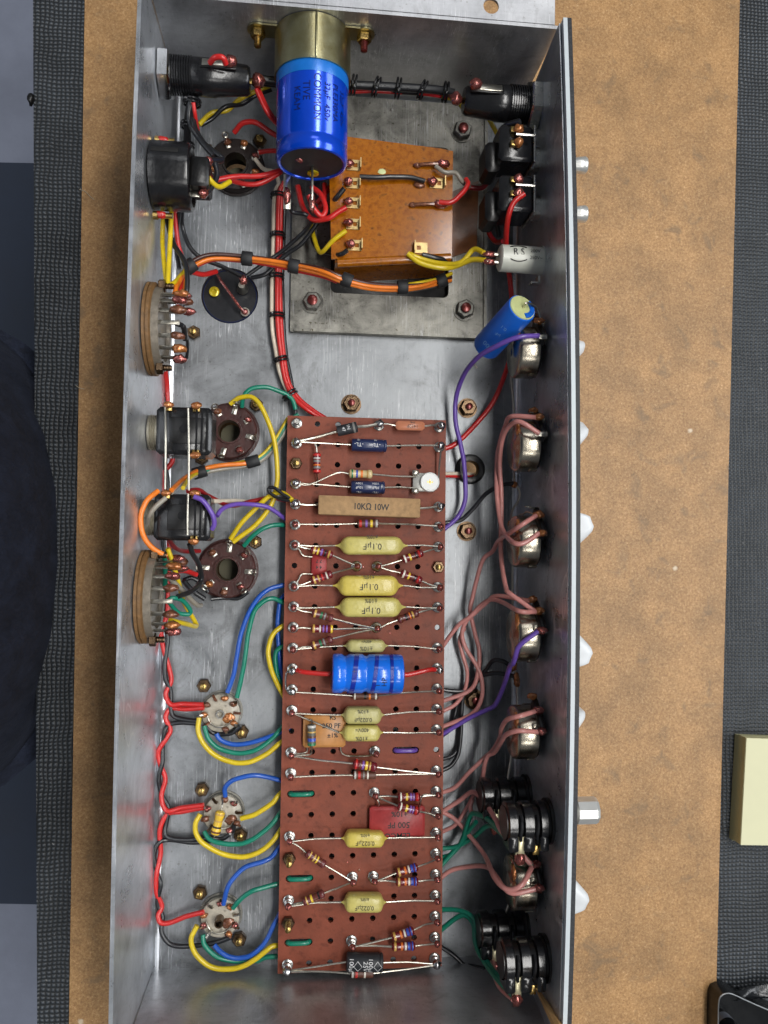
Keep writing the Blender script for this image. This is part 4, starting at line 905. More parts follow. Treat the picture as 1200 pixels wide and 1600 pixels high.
for r, s_ in TUR.items():
    for c in s_:
        g = G(int(c), r); rz = random.random()*6; t = part_at('turret', TURM, cb, g, rz)
        if (r, c) == (0, '0'): continue
        if r in (0, 1, 3, 4, 26) or (r == 12) or (r == 13 and c == '0'): j = bpy.data.objects.new('solder_joint', random.choice(SOLS))
        else: j = bpy.data.objects.new('solder_joint', random.choice(SOLM)[0])
        COL.objects.link(j); j.parent = t; j.rotation_euler = (0, 0, random.random()*6)
# board screws
bs_ = bolt_proto('board_screw', '', 9.5, 8, 4.6, 12, BRONZE, BRASS, False, 'screws holding the circuit board')
for i, (c, r, hh, lb) in enumerate(((0, 2, 0, 'screw at the left edge of the circuit board near its top'), (7, 7, 0, 'brass screw at the right edge of the circuit board'))):
    g = G(c, r)+V((0, 0, .2))
    if i == 0: bs_.location = g*S; bs_['label'] = lb
    else: dup(bs_, g, lb)
bl_ = bolt_proto('board_screw', '', 9.5, 8, 4.4, 27, BRONZE, BRASS, False, 'screws holding the circuit board')
for i, (c, r, lb) in enumerate(((0, 21, 'long brass screw above the middle green jumper of the board'), (0, 24, 'long brass screw above the lowest green jumper of the board'))):
    g = G(c, r)+V((0, 0, .2))
    if i == 0: bl_.location = g*S; bl_['label'] = lb
    else: dup(bl_, g, lb)
for k, (c, r, col) in enumerate(SLOT):
    g = G(c, r); mb = MB(); mb.tube([g+V((0, 0, -10)), g+V((0, 0, -1)), g+V((5, 0, 2.4)), g+V((15.5, 0, 3)), g+V((26, 0, 2.4)), g+V((31, 0, -1)), g+V((31, 0, -10))], 3.4, 10)
    tag(obj('jumper_wire', mb, MATS['pvc_'+col]), ('purple jumper link in a slot of the board', 'green jumper link highest on the left edge of the board', 'green jumper link in the middle between two brass screws', 'green jumper link lowest on the left edge of the board')[k], 'jumper wire', 'jumper links in the board')

for k in range(26):
    c, r = random.choice([(0, 6), (0, 8), (0, 9), (3, 7), (4, 10), (7, 9), (0, 14), (7, 17), (4, 18), (3, 22), (7, 20), (0, 23), (7, 25), (4, 22)]); g = G(c, r)+V((random.gauss(0, 11), random.gauss(0, 9), 0.2))
    if X0+4 < g.x < X1-4:
        mb = MB(); mb.blob(g, random.uniform(.8, 2.2), (1.2, 1, .35), .3); obj('flux_drip', mb, (DARKFLUX, FLUX)[k % 2], cb, angle=180)
# ------------------------------------------------------------------ board components
def tip(c, r, h=20): return G(c, r)+V((0, 0, h))
def lead(parent, a, b_, r=1.35, sag=2.0, m=None, name='lead_wire'):
    a = V(a); b_ = V(b_); mid = (a+b_)/2+V((random.uniform(-1, 1), random.uniform(-1.5, 1.5), -sag*random.uniform(.2, 1)))
    mb = MB(); mb.tube([a, a.lerp(mid, .5)+V((0, 0, -.3)), mid, b_.lerp(mid, .4), b_], r, 7, sub=3); return obj(name, mb, m or TIN, parent)
def resistor(p0, p1, r, bands, bm_, A, B, label, z=None, style='bone', via0=None, via1=None):
    z0, z1 = (z, z) if not isinstance(z, tuple) else z
    if z is None: z0 = z1 = ZBD+16
    P0 = at(*p0, z0); P1 = at(*p1, z1); ax = (P1-P0).normalized(); Lr = (P1-P0).length
    t = thing('resistor', label, 'resistor', (P0+P1)/2-V((0, 0, r)), 'resistors on the circuit board')
    if style == 'bone':
        pr = [(0, r*.35), (Lr*.02, r*.75), (Lr*.06, r*.98), (Lr*.12, r*1.03), (Lr*.2, r*.97), (Lr*.26, r*.88), (Lr*.74, r*.88), (Lr*.8, r*.97), (Lr*.88, r*1.03), (Lr*.94, r*.98), (Lr*.98, r*.75), (Lr, r*.35)]
    else: pr = [(0, r*.86), (Lr*.02, r), (Lr*.98, r), (Lr, r*.86)]
    def rad(t_):
        for (a, ra), (b_, rb) in zip(pr, pr[1:]):
            if a <= t_ <= b_: return ra+(rb-ra)*(t_-a)/(b_-a)
        return r
    mb = MB(); mb.lathe(P0, ax, pr, 20); body = obj('body', mb, bm_, t)
    for f, k, *w in bands:
        w = (w[0] if w else .075)*Lr; a = f*Lr-w/2; mb = MB()
        mb.lathe(P0, ax, [(a+w*i/4, rad(min(Lr, max(0, a+w*i/4)))+.22) for i in range(5)], 20, cap0=False, cap1=False); obj('colour_band', mb, band_mat(k), t)
    def chain(p, via, e):
        if via: mb = MB(); mb.tube([p]+via+[e], 1.35, 7, sub=4); obj('lead_wire', mb, TIN, t)
        else: lead(t, p, e)
    chain(P0, via0, A); chain(P1, via1, B)
    return t
B1 = [(.12, 'd', .1), (.36, 'y'), (.52, 'r'), (.64, 'v'), (.78, 'n')]
B2 = [(.14, 'w', .08), (.38, 'y', .09), (.54, 'n'), (.66, 'k'), (.8, 'r')]
B3 = [(.14, 'd', .1), (.42, 'o', .09), (.58, 'w', .08), (.72, 'b', .11), (.86, 'b', .06)]
B4 = [(.14, 'w', .07), (.4, 'y', .09), (.58, 'v', .09), (.7, 'v', .06), (.84, 'r', .1)]
B5 = [(.16, 'd', .09), (.44, 'g', .1), (.6, 'e'), (.74, 'n')]
R = resistor
R((495, 707), (495, 740), 5.8, [(.12, 'r', .1), (.28, 's'), (.42, 'e', .1), (.6, 'o', .06), (.72, 'e', .1), (.9, 'r', .1)], RBODY, at(492, 693, 56), at(496, 752, 44), 'red banded resistor standing along the board, top left below the diode', via0=[at(494, 698, 56)])
R((545, 740), (582, 741), 6.6, [(.14, 'g', .07), (.34, 'b', .08), (.54, 'o', .09), (.78, 't', .06)], BEIGE, tip(0, 3), at(650, 745, 50), 'beige resistor with green blue orange bands left of the white trimmer', via0=[at(526, 739, 60), at(484, 757, 58)])
R((559, 818), (592, 818), 5.8, [(.12, 'r', .12), (.4, 'v', .1), (.64, 'y', .11), (.88, 's', .1)], CARBON, tip(0, 5), tip(7, 5), 'brown resistor with red violet yellow bands below the cement resistor', style='cyl')
R((485, 858), (520, 868), 6.0, [(.18, 'd', .09), (.34, 'y', .07), (.5, 'v', .08), (.66, 'k'), (.82, 'd')], RBODY, tip(0, 6), tip(3, 7), 'red resistor sloping down right under the left end of the topmost yellow capacitor')
R((628, 875), (661, 863), 6.0, B2, RBODY, tip(4, 7), tip(7, 6), 'red resistor sloping up right under the right end of the topmost yellow capacitor')
R((486, 908), (519, 896), 6.0, [(.16, 'd', .09), (.36, 'd', .07), (.54, 'r'), (.74, 'w', .07)], RBODY, tip(0, 8), tip(3, 7), 'red resistor sloping up right over the small red capacitor')
R((626, 895), (659, 908), 6.0, B2, RBODY, tip(4, 7), tip(7, 8), 'red resistor sloping down right above the second yellow capacitor')
R((487, 957), (521, 967), 6.0, B5, RBODYD, tip(0, 9), tip(4, 10, 21), 'dull resistor with green band sloping down right under the third yellow capacitor')
R((621, 969), (654, 957), 6.0, [(.2, 'n'), (.4, 'k', .09), (.58, 'o', .06), (.72, 'd', .08)], RBODYD, tip(4, 10), tip(7, 9), 'maroon resistor sloping up right under the right end of the third yellow capacitor')
R((486, 982), (521, 983), 6.0, [(.12, 'd', .1), (.4, 'w', .06), (.55, 'v'), (.7, 'v', .07), (.92, 'y', .09)], RBODY, tip(0, 10), tip(4, 10, 18), 'red resistor with bright yellow end band lying level left of centre')
R((486, 1010), (520, 998), 6.0, B5, RBODYD, tip(0, 11), tip(4, 10, 16), 'dull resistor with green band sloping up right above the large blue capacitor')
R((551, 1087), (591, 1087), 5.6, [(.08, 'w', .06), (.48, 'k', .08), (.66, 'o', .08), (.9, 'w', .07)], CARBON, tip(0, 13), tip(7, 13), 'brown resistor half hidden under the large blue capacitor', z=ZBD+8, style='cyl')
R((487, 1132), (487, 1165), 6.0, [(.08, 's', .12), (.34, 'd', .07), (.56, 'n', .08), (.7, 'b', .14), (.92, 'g', .12)], GREYBL, at(486, 1124, 58), tip(0, 16, 14), 'grey blue resistor standing over the tan flat capacitor', z=ZBD+24, style='cyl', via1=[at(487, 1173, 56), at(484, 1179, 54), at(462, 1180, 54)])
R((551, 1193), (589, 1199), 7.2, [(.14, 'r', .08), (.3, 'n'), (.42, 'v', .08), (.56, 'y', .1), (.7, 'd', .06)], RBODY, tip(0, 16), tip(7, 17), 'plump bright red resistor with yellow band below the purple jumper', z=ZBD+22)
R((552, 1211), (587, 1211), 5.8, [(.08, 's', .08), (.26, 'r', .11), (.46, 'e', .06), (.64, 'w', .07)], CARBON, tip(0, 17), tip(7, 17, 18), 'brown square ended resistor with white band below the plump red one', style='cyl')
R((621, 1245), (657, 1245), 6.0, B4, RBODY, tip(4, 18), tip(7, 18), 'upper of two violet banded resistors above the red flat capacitor', z=ZBD+22)
R((621, 1259), (655, 1268), 6.0, B4, RBODY, tip(4, 18, 17), tip(7, 19), 'lower of two violet banded resistors, crossing the red flat capacitor', z=ZBD+24)
R((478, 1332), (508, 1352), 6.0, [(.2, 'd', .06), (.42, 'd', .08), (.56, 'y', .07), (.72, 'n')], RBODYD, tip(0, 20), tip(3, 22), 'maroon resistor sloping steeply down right below a long brass screw')
R((473, 1410), (507, 1395), 6.0, [(.2, 'd', .06), (.42, 'y', .09), (.6, 'n'), (.74, 'k')], RBODYD, tip(0, 23), tip(3, 22, 17), 'maroon resistor sloping up right above the lowest yellow capacitor, left end')
R((619, 1364), (653, 1354), 6.0, B3, RBODY, tip(4, 22), tip(7, 21), 'upper of two blue banded resistors above the lowest yellow capacitor')
R((618, 1378), (654, 1377), 6.0, B3, RBODY, tip(4, 22, 16), tip(7, 22), 'lower level one of two blue banded resistors above the lowest yellow capacitor')
R((612, 1465), (647, 1453), 6.0, B3, RBODY, tip(3, 25), tip(7, 24), 'sloping blue banded resistor above the black electrolytic capacitor')
R((612, 1479), (649, 1478), 6.0, B3, RBODY, tip(3, 25, 16), tip(7, 25), 'level blue banded resistor right of the black electrolytic capacitor')
R((548, 1521), (583, 1521), 5.8, [(.08, 's', .08), (.25, 'r', .1), (.44, 'n', .1), (.62, 'w', .08)], CARBON, tip(0, 26), tip(7, 26), 'brown resistor on the bottom edge of the board below the black capacitor', z=ZBD+20, style='cyl')
# yellow resistor across the middle small socket
P0 = at(345, 1267, 42); P1 = at(336, 1304, 42)
yr = thing('yellow_resistor', 'yellow resistor standing across the middle small white tube socket', 'resistor', (P0+P1)/2-V((0, 0, 7)))
ax = (P1-P0).normalized(); Lr = (P1-P0).length
mb = MB(); mb.lathe(P0, ax, [(0, 3), (1, 6), (3, 7), (8, 7), (10, 6.2), (Lr-10, 6.2), (Lr-8, 7), (Lr-3, 7), (Lr-1, 6), (Lr, 3)], 18); obj('body', mb, YELRES, yr)
for f, k in ((.12, 'd'), (.4, 'd'), (.66, 'k'), (.86, 'n')):
    mb = MB(); a = f*Lr; rr_ = 6.45 if .3 < f < .72 else 7.25; mb.lathe(P0, ax, [(a-1.3, rr_), (a+1.3, rr_)], 18, cap0=False, cap1=False); obj('colour_band', mb, band_mat(k), yr)
mb = MB(); mb.tube([P0, P0-ax*8, at(348, 1250, 34)], 1.3, 6); obj('lead_wire', mb, TIN, yr)
mb = MB(); mb.tube([P1, P1+ax*4+V((0, 0, -4)), P1+ax*6+V((0, 0, -20))], 1.3, 6); obj('lead_wire', mb, TIN, yr)

def film_cap(x0, y0, x1, y1, A, B, m, label, rows, hz=22, size=15):
    """resin dipped film capacitor: flattened rounded body with waxy cones at both ends"""
    zc = ZBD+hz*.55+3; zt = ZBD+hz; a = at(x0, (y0+y1)/2, zc); b_ = at(x1, (y0+y1)/2, zc); ht = (at(x0, y0, zc)-at(x0, y1, zc)).length/2
    ax = (b_-a).normalized(); Lc_ = (b_-a).length; o = (a+b_)/2
    t = thing('film_capacitor', label, 'capacitor', o-V((0, 0, hz*.55)), 'yellow film capacitors on the circuit board')
    sd = V((0, 0, 1)).cross(ax); rings = []
    prof = [(-.62, .06), (-.575, .10), (-.53, .26), (-.5, .55), (-.47, .78), (-.43, .93), (-.38, .995), (-.2, 1.0), (.2, 1.0), (.38, .995), (.43, .93), (.47, .78), (.5, .55), (.53, .26), (.575, .10), (.62, .06)]
    for f, k in prof:
        row = []
        for j in range(20):
            th = 2*math.pi*j/20; cx_, sx_ = math.cos(th), math.sin(th); e_ = .52
            x_ = math.copysign(abs(cx_)**e_, cx_)*ht*k; z_ = math.copysign(abs(sx_)**e_, sx_)*hz*.52*k
            row.append(o+ax*(f*Lc_*.92)+sd*x_+V((0, 0, z_)))
        rings.append(row)
    body = obj('body', MB().ring_stack(rings), m, t)
    for txt, dy, s_ in rows: text(txt, s_, o+V((0, 0, hz*.52))+sd*dy, -ax, -sd, INKB, body, lift=.45, squeeze=.95)
    lead(t, a-ax*Lc_*.06, A); lead(t, b_+ax*Lc_*.06, B)
    return t
U1 = '0.1µF'; U2 = '0,022µF'
film_cap(530, 838, 631, 867, tip(0, 6), tip(7, 6), YELCAP, 'topmost large yellow 0.1µF capacitor, just below the brown banded resistor', [(U1, -1, 13), ('±10%', 13.2, 8)], hz=27)
film_cap(526, 899, 624, 931, tip(0, 8), tip(7, 8), YELCAP3, 'second large 0.1µF capacitor, the brightest yellow of the three', [(U1, -1, 13), ('±10%', 13.4, 8)], hz=28)
film_cap(529, 933, 628, 964, tip(0, 9), tip(7, 9), YELCAP, 'third large yellow 0.1µF capacitor touching the one above', [(U1, -4, 13), ('±10%', 10.5, 9)], hz=28)
film_cap(540, 999, 603, 1019, tip(0, 11), tip(7, 11), YELCAP2, 'small olive yellow capacitor tucked under the large blue capacitor', [('±10%', -2.5, 9), ('400V=', 7.8, 6)], hz=22)
film_cap(536, 1104, 597, 1130, tip(0, 14), tip(7, 14), YELCAP2, 'upper of the touching pair of small yellow capacitors by the tan flat one', [(U2, -4.5, 8.5), ('±10%', 7.5, 8)], hz=24)
film_cap(534, 1132, 595, 1157, tip(0, 14, 17), tip(7, 15), YELCAP, 'lower of the touching pair of small yellow capacitors, marked 400V', [('±10%', -6, 8.5), ('400V=', 6.5, 8)], hz=24)
film_cap(537, 1297, 602, 1322, tip(0, 20), tip(7, 20), YELCAP3, 'bright yellow 0,022µF capacitor over the foot of the red flat capacitor', [(U2, -3, 9), ('±10%', 8.5, 6.5)], hz=24)
film_cap(537, 1396, 600, 1423, tip(0, 23), tip(7, 23), YELCAP, 'lowest yellow 0,022µF capacitor on the board, dirty print', [(U2, -3, 9), ('±10%', 9, 6)], hz=24)

def can_cap(name, label, p0, p1, r, m, A, B, z, groove=True, lm=None):
    P0 = at(*p0, z); P1 = at(*p1, z); ax = (P1-P0).normalized(); Lc_ = (P1-P0).length
    t = thing(name, label, 'capacitor', (P0+P1)/2-V((0, 0, r)))
    pr = [(0, r*.7), (.5, r*.92), (2, r)] + [(Lc_-7, r), (Lc_-6, r*.93), (Lc_-5, r*.93), (Lc_-4, r)]*bool(groove)+[(Lc_-2, r), (Lc_-.5, r*.92), (Lc_, r*.7)]
    mb = MB(); mb.lathe(P0, ax, pr, 28); b_ = obj('body', mb, m, t)
    mb = MB(); mb.lathe(P1, ax, [(-.2, r*.68), (.4, r*.5), (.5, .3)], 18); obj('end_seal', mb, BLACKM, t)
    if A is not None: lead(t, P0, A); lead(t, P1, B)
    return t, b_, P0, P1, ax
_, b_, P0, P1, ax = can_cap('navy_electrolytic', 'navy blue electrolytic capacitor with white logo marks below the diode', (549, 695), (604, 697), 9.6, NAVY, tip(0, 1), tip(7, 1), ZBD+12, )
def wrap_text(body, P0, P1, r, txt, f, dv, s_, m, flip=True, turn=False, **kw):
    ax = (P1-P0).normalized(); n_ = V((0, 0, 1)); sd = n_.cross(ax); o = P0.lerp(P1, f)+n_*r
    a = dv/r; n2 = n_*math.cos(a)+sd*math.sin(a); o = P0.lerp(P1, f)+n2*r; sd2 = n2.cross(ax)
    if turn: text(txt, s_, o, sd2*turn, -ax*turn, m, body, R=-r, **kw)
    elif flip: text(txt, s_, o, -ax, -sd2, m, body, R=r, **kw)
    else: text(txt, s_, o, ax, sd2, m, body, R=r, **kw)
for f in (.2, .68):
    wrap_text(b_, P0, P1, 9.6, '-TL-', f, 0, 8, INKW); wrap_text(b_, P0, P1, 9.6, '10', f, 8, 5, INKW)
_, b_, P0, P1, ax = can_cap('navy_electrolytic', 'navy blue electrolytic capacitor marked 10µF 100V above the cement resistor', (548, 761), (601, 762), 9.6, NAVY, tip(0, 3, 16), at(650, 763, 48), ZBD+12)
for f in (.24, .72):
    wrap_text(b_, P0, P1, 9.6, '100V', f, 5.6, 5.4, INKW); wrap_text(b_, P0, P1, 9.6, '10µF', f, -1, 5.4, INKW)
    wrap_text(b_, P0, P1, 9.6, '-TL-', f, -8.6, 5.4, INKW)
mb = MB(); mb.box(P0.lerp(P1, .9)+V((0, 1, 9.8)), (2, 1, .5)); mb.box(P0.lerp(P1, .9)+V((0, 1, 9.8)), (.8, 6, .5)); obj('printed_cross', mb, INKW, b_)
# black electrolytic at the foot
_, b_, P0, P1, ax = can_cap('black_electrolytic', 'black electrolytic capacitor with white print at the foot of the board', (541, 1503), (598, 1504), 13.2, DIODE, tip(0, 26, 18), tip(7, 26, 18), ZBD+15)
for f, tx in ((.12, '100µF'), (.5, '25V'), (.64, '100µF')): wrap_text(b_, P0, P1, 13.2, tx, f, 0, 9, INKW, turn=-1)
for f in (.3, .84):
    q = P0.lerp(P1, f); Q = []
    for du, dv in ((0, 7), (6, 0), (0, -7), (-6, 0), (0, 7)): Q.append(q+ax*du+V((0, 13.5*math.sin(dv/13.5), 13.5*math.cos(dv/13.5))))
    mb = MB(); mb.tube(Q, .45, 5, smooth=False); obj('printed_diamond', mb, INKW, b_)
# large blue axial capacitor
P0 = at(518, 1052, ZBD+32); P1 = at(629, 1053, ZBD+32); ax = (P1-P0).normalized(); Lc_ = (P1-P0).length; rB = 28.5
bx = thing('blue_axial_capacitor', 'large blue axial electrolytic capacitor lying across the board with red sleeved leads', 'capacitor', (P0+P1)/2-V((0, 0, rB)))
mb = MB(); mb.lathe(P0, ax, [(0, rB-7), (.3, rB-4), (1.5, rB-1.2), (4, rB), (14, rB), (18, rB-2.6), (21, rB-2.8), (25, rB-.2), (44, rB), (48, rB-2.4), (51, rB-2.6), (55, rB-.2), (Lc_-22, rB), (Lc_-20, rB-1), (Lc_-18, rB), (Lc_-4, rB), (Lc_-1.5, rB-1.2), (Lc_-.3, rB-4), (Lc_, rB-7)], 48); bbody = obj('body', mb, BLUECAP, bx)
mb = MB(); mb.lathe(P0, ax, [(-.4, rB-7.5), (-.3, rB-7), (.6, rB-7)], 28); obj('end_seal', mb, BLACKM, bx); mb = MB(); mb.lathe(P1, ax, [(-.6, rB-7), (.3, rB-7), (.4, rB-7.5)], 28); obj('end_seal', mb, BLACKM, bx)
def stripe(f0, f1, slant):
    rings = []; mb = MB(); N = 26
    vs = []; fs = []
    for i in range(N+1):
        th = math.radians(-100+200*i/N); dd = V((0, math.sin(th), math.cos(th)))
        s_ = slant*(i/N-.5)
        for f in (f0+s_, f1+s_):
            vs.append(P0+ax*(f*Lc_)+dd*(rB+.35))
    for i in range(N): fs.append((2*i, 2*i+1, 2*i+3, 2*i+2))
    mb.add(vs, fs); obj('printed_stripe', mb, BLUESTRIPE, bbody)
stripe(.27, .335, .12); stripe(.56, .615, .12); stripe(.80, .845, 0.02)
wrap_text(bbody, P0, P1, rB, 'HP', .72, -8, 11, INKB, turn=1); wrap_text(bbody, P0, P1, rB, 'T', .63, -13, 10, INKB, turn=1); wrap_text(bbody, P0, P1, rB, '+', .3, 8, 12, INKDB)
for e_, tt, sg in ((P0, tip(0, 12), -1), (P1, tip(7, 12), 1)):
    mb = MB(); mb.tube([e_+ax*sg*1, e_+ax*sg*8+V((0, -1, 0)), tt.lerp(e_, .3)+V((0, 3 if sg > 0 else 0, 6)), tt+V((-sg*7, 1, 2))], 3.6, 10); obj('red_sleeve', mb, MATS['pvc_red'], bx)
    mb = MB(); mb.tube([tt+V((-sg*10, 1, 2)), tt+V((sg*3, 0, 2))], 1.4, 7, smooth=False); obj('lead_wire', mb, TIN, bx)
mb = MB(); mb.tube([tip(0, 12, 20)+V((-3, 0, 0)), tip(0, 12, 18)+V((-9, -5, 0)), tip(0, 13, 18)+V((-9, 5, 0)), tip(0, 13, 20)+V((-2, 0, 0))], 1.4, 7); tag(obj('link_wire', mb, SOLDER), 'bare link between two turrets at the left end of the large blue capacitor', 'link wire')
# diode
P0 = at(527, 674, ZBD+20); P1 = at(558, 667, ZBD+24); ax = (P1-P0).normalized(); Ld = (P1-P0).length
di = thing('diode', 'black diode with pale end band on thick leads at the top of the board', 'diode', (P0+P1)/2-V((0, 0, 8)))
mb = MB(); mb.lathe(P0, ax, [(0, 7.2), (.6, 8), (Ld-.6, 8), (Ld, 7.2)], 24); db = obj('body', mb, DIODE, di)
mb = MB(); mb.lathe(P0, ax, [(Ld-6, 8.25), (Ld-3, 8.25)], 24, cap0=False, cap1=False); obj('end_band', mb, band_mat('e'), di)
wrap_text(db, P0, P1, 8, '1N', .55, 2, 6.5, INKW, turn=-1); wrap_text(db, P0, P1, 8, '47', .3, 0, 6.5, INKW, turn=-1)
lead(di, P0, tip(0, 1), 2.3); lead(di, P1, tip(4, 0), 2.3)
# salmon capacitor
a = at(618, 665, ZBD+13); b_ = at(663, 666, ZBD+13)
sa = thing('salmon_capacitor', 'small salmon pink capacitor at the top right of the board', 'capacitor', (a+b_)/2-V((0, 0, 8)))
mb = MB(); mb.box((a+b_)/2, ((b_-a).length, 14, 13), frame(b_-a), 3.5); sb = obj('body', mb, SALMON, sa)
text('1432P', 7, (a+b_)/2+V((3, -1, 6.5)), (-1, 0, 0), (0, -1, 0), INKB, sb); text('PHIL', 4, (a+b_)/2+V((3, 4.5, 6.5)), (-1, 0, 0), (0, -1, 0), INKB, sb)
lead(sa, a, tip(4, 0)); lead(sa, b_, tip(7, 0))
# cement resistor
z1 = ZBD+34; c4 = [at(498, 775, z1), at(657, 781, z1), at(656, 806, z1), at(498, 803, z1)]; ctr = sum(c4, V())/4
ce = thing('cement_resistor', 'long buff cement power resistor marked 10KΩ 10W', 'resistor', ctr-V((0, 0, 30)))
F = frame((c4[1]-c4[0]).normalized()); Lx = (c4[1]-c4[0]).length
mb = MB(); mb.box(ctr-V((0, 0, 15)), (Lx, 28, 30), F, 1.2); cbody = obj('body', mb, CEMENT, ce)
text('10KΩ 10W', 13, ctr+F @ V((2, -1, 0)), F @ V((1, 0, 0)), F @ V((0, 1, 0)), INKB, cbody, lift=.4, bold=.25, squeeze=.86)
lead(ce, c4[0]+V((0, -12, -18)), tip(0, 4), 1.7); lead(ce, c4[1]+V((0, -12, -18)), tip(7, 4), 1.7)
# trimmer
c = at(672, 753, ZBD+16); tm = thing('trimmer', 'white screwdriver trimmer at the right edge of the board', 'trimmer', c-V((0, 0, 14)))
mb = MB(); mb.box(c-V((8, 0, 10)), (34, 28, 6), None, 1.5); obj('base', mb, mat('pale_grey_base', (196, 196, 190), .35, .4, .1, 8), tm)
for sx_, sy_ in ((-1, 1), (-1, -1)):
    mb = MB(); mb.box(c+V((-22, sy_*14, -5)), (10, 7, 9), None, 1); obj('corner_tag', mb, TIN, tm)
mb = MB(); mb.lathe(c-V((0, 0, 8)), (0, 0, 1), [(0, 15), (6, 15), (8, 14), (8, 13), (7.2, 12.5)], 30); tb = obj('rotor', mb, mat('bright_white_plastic', (236, 238, 236), .35, 0, .04, 20), tm)
mb = MB(); mb.box(c-V((0, 0, .6)), (9, 1.8, .6)); mb.box(c-V((0, 0, .6)), (1.8, 7, .6)); obj('driver_slot', mb, BRASS, tm)
lead(tm, c+V((14, -8, -8)), tip(7, 1), 1.3)
# small red, tan and large red flat capacitors
def flat_cap(name, label, x0, y0, x1, y1, z, th, m, leads, rows, flip):
    a = at(x0, y0, z); b_ = at(x1, y1, z); c = (a+b_)/2; t = thing(name, label, 'capacitor', c-V((0, 0, th)))
    mb = MB(); mb.box(c-V((0, 0, th/2)), (abs(b_.x-a.x), abs(b_.y-a.y), th), None, min(3.2, th*.4)); body = obj('body', mb, m, t)
    for txt, dx, dy, s_ in rows: text(txt, s_, c+V((dx, dy, 0)), (-1 if flip else 1, 0, 0), (0, -1 if flip else 1, 0), INKB, body, lift=.4, bold=.15)
    for P in leads: mb = MB(); mb.tube(P, 1.3, 7, sub=4); obj('lead_wire', mb, TIN, t)
    return t
flat_cap('red_flat_capacitor', 'small red flat capacitor between two sloping resistors at the left edge', 487, 866, 510, 900, ZBD+8, 7, REDMICA, [[at(488, 870, 45), at(474, 868, 46), at(467, 858, 50), tip(0, 6, 14)], [at(488, 897, 45), at(472, 897, 46), at(466, 906, 50), tip(0, 8, 14)]], [('7 7', 0, 6, 7), ('4 4', 0, -3, 7)], True)
flat_cap('tan_flat_capacitor', 'tan flat 250 PF capacitor under the grey blue resistor', 474, 1118, 540, 1168, ZBD+13, 11, TANMICA, [[at(480, 1166, 46), at(478, 1176, 46), tip(0, 16, 12)], [at(532, 1166, 46), at(534, 1176, 48), at(545, 1181, 48), at(575, 1181, 48), tip(4, 16, 12)]], [('250 PF', 10, 8, 10), ('±1%', 12, -6, 9), ('RS', 12, 20, 9)], False)
flat_cap('red_flat_capacitor', 'large dusty red flat 500 PF capacitor in the lower right of the board', 578, 1262, 664, 1309, ZBD+15, 13, REDMICA, [[at(590, 1264, 46), at(592, 1254, 54), tip(4, 18, 16)], [at(655, 1264, 50), at(657, 1252, 62), at(662, 1242, 62), tip(7, 18)]], [('±10%', 3, 13, 11), ('500 PF', 2, -3, 12), ('LEMCO', 0, -19, 12)], True)

# ================================================================== WIRES
def snap(P):
    for i in (0, -1):
        k = min(PLUG, key=lambda n_: (PLUG[n_]-P[i]).length)
        if (PLUG[k]-P[i]).length < 34: P[i] = PLUG[k]+V((-3, 0, 3))
    return P
def keep_out(q, r):
    for o in POTC:
        if q.x > o.x-48 and abs(q.y-o.y) < 60:
            d = V((0, q.y-o.y, q.z-o.z)); lim = 38.5+r
            if d.length < lim and d.z > -10: d = d.normalized()*lim; return V((q.x, o.y+d.y, o.z+d.z))
    return q
def wire(col, s_, label, r=3.5, joints='', jm=None, group=None, name=None, jr=6):
    P = snap(pts(s_)); Q = spline(P); Q = [keep_out(q, r) for q in Q]
    amp = 0.55 if len(P) > 4 else 0.2; sd = random.random()*50
    Q = [q+V((noise.noise(V((i*.21, sd, 0))), noise.noise(V((i*.21, sd, 9))), 0))*amp*min(1, i/6, (len(Q)-1-i)/6) for i, q in enumerate(Q)]
    mb = MB(); mb.tube(Q, r, 10, smooth=False)
    m = {'bare': TIN}.get(col) or MATS['pvc_'+col]
    cname = {'darkred': 'red'}.get(col, col)
    o = tag(obj(name or cname+'_wire', mb, m), label, 'wire', group)
    for c in joints:
        p, d = (P[0], (P[0]-P[1]).normalized()) if c == 's' else (P[-1], (P[-1]-P[-2]).normalized())
        b_ = MB(); b_.blob(p+d*2, jr, (1.1, 1.1, .9), .45); obj('solder_joint', b_, jm or FLUX, o)
    return o
# --- heater pair down the left side
wire('red', '257,564,40 261,602,20 262,626,14 264,660,10 266,690,10 267,705,10 269,721,12 256,740,12 254,763,14 262,800,12 264,860,12 262,925,12 262,944,12 260,963,12 252,985,16 255,1010,12 265,1047,10 267.5,1065,9 259,1084,12 267,1101,16 287,1100,16 318,1101,24', 'red twisted heater wire running down the left side to the topmost small socket', 3.7)
wire('black', '263,564,40 256,597,16 256,626,16 260,660,14 258,720,14 262,760,10 256,830,14 258,900,14 255,944,14 255,963,10 262,995,11 260,1020,12 257.5,1040,14 259,1062,13 267,1080,9 267,1108,9 273,1120,10 290,1124,14 310,1127,20', 'black twisted heater wire running down the left side to the topmost small socket', 3.5)
wire('red', '318,1106,22 290,1108,12 267,1107,7 259,1121,11 266,1140,10 260,1154,12 248,1173,12 250,1194,11 258,1217,10 252,1245,12 261,1267,15 285,1262,16 318,1258,24', 'red twisted wire from the topmost to the middle small socket', 3.7)
wire('black', '312,1131,20 285,1129,14 266,1132,9 258,1141,14 254,1168,9 254,1190,13 248.5,1215,13 252,1240,8 263,1262,10 260,1285,8 258,1302,10 268,1310,12 300,1312,14 320,1306,16', 'black twisted wire from the topmost to the middle small socket', 3.5)
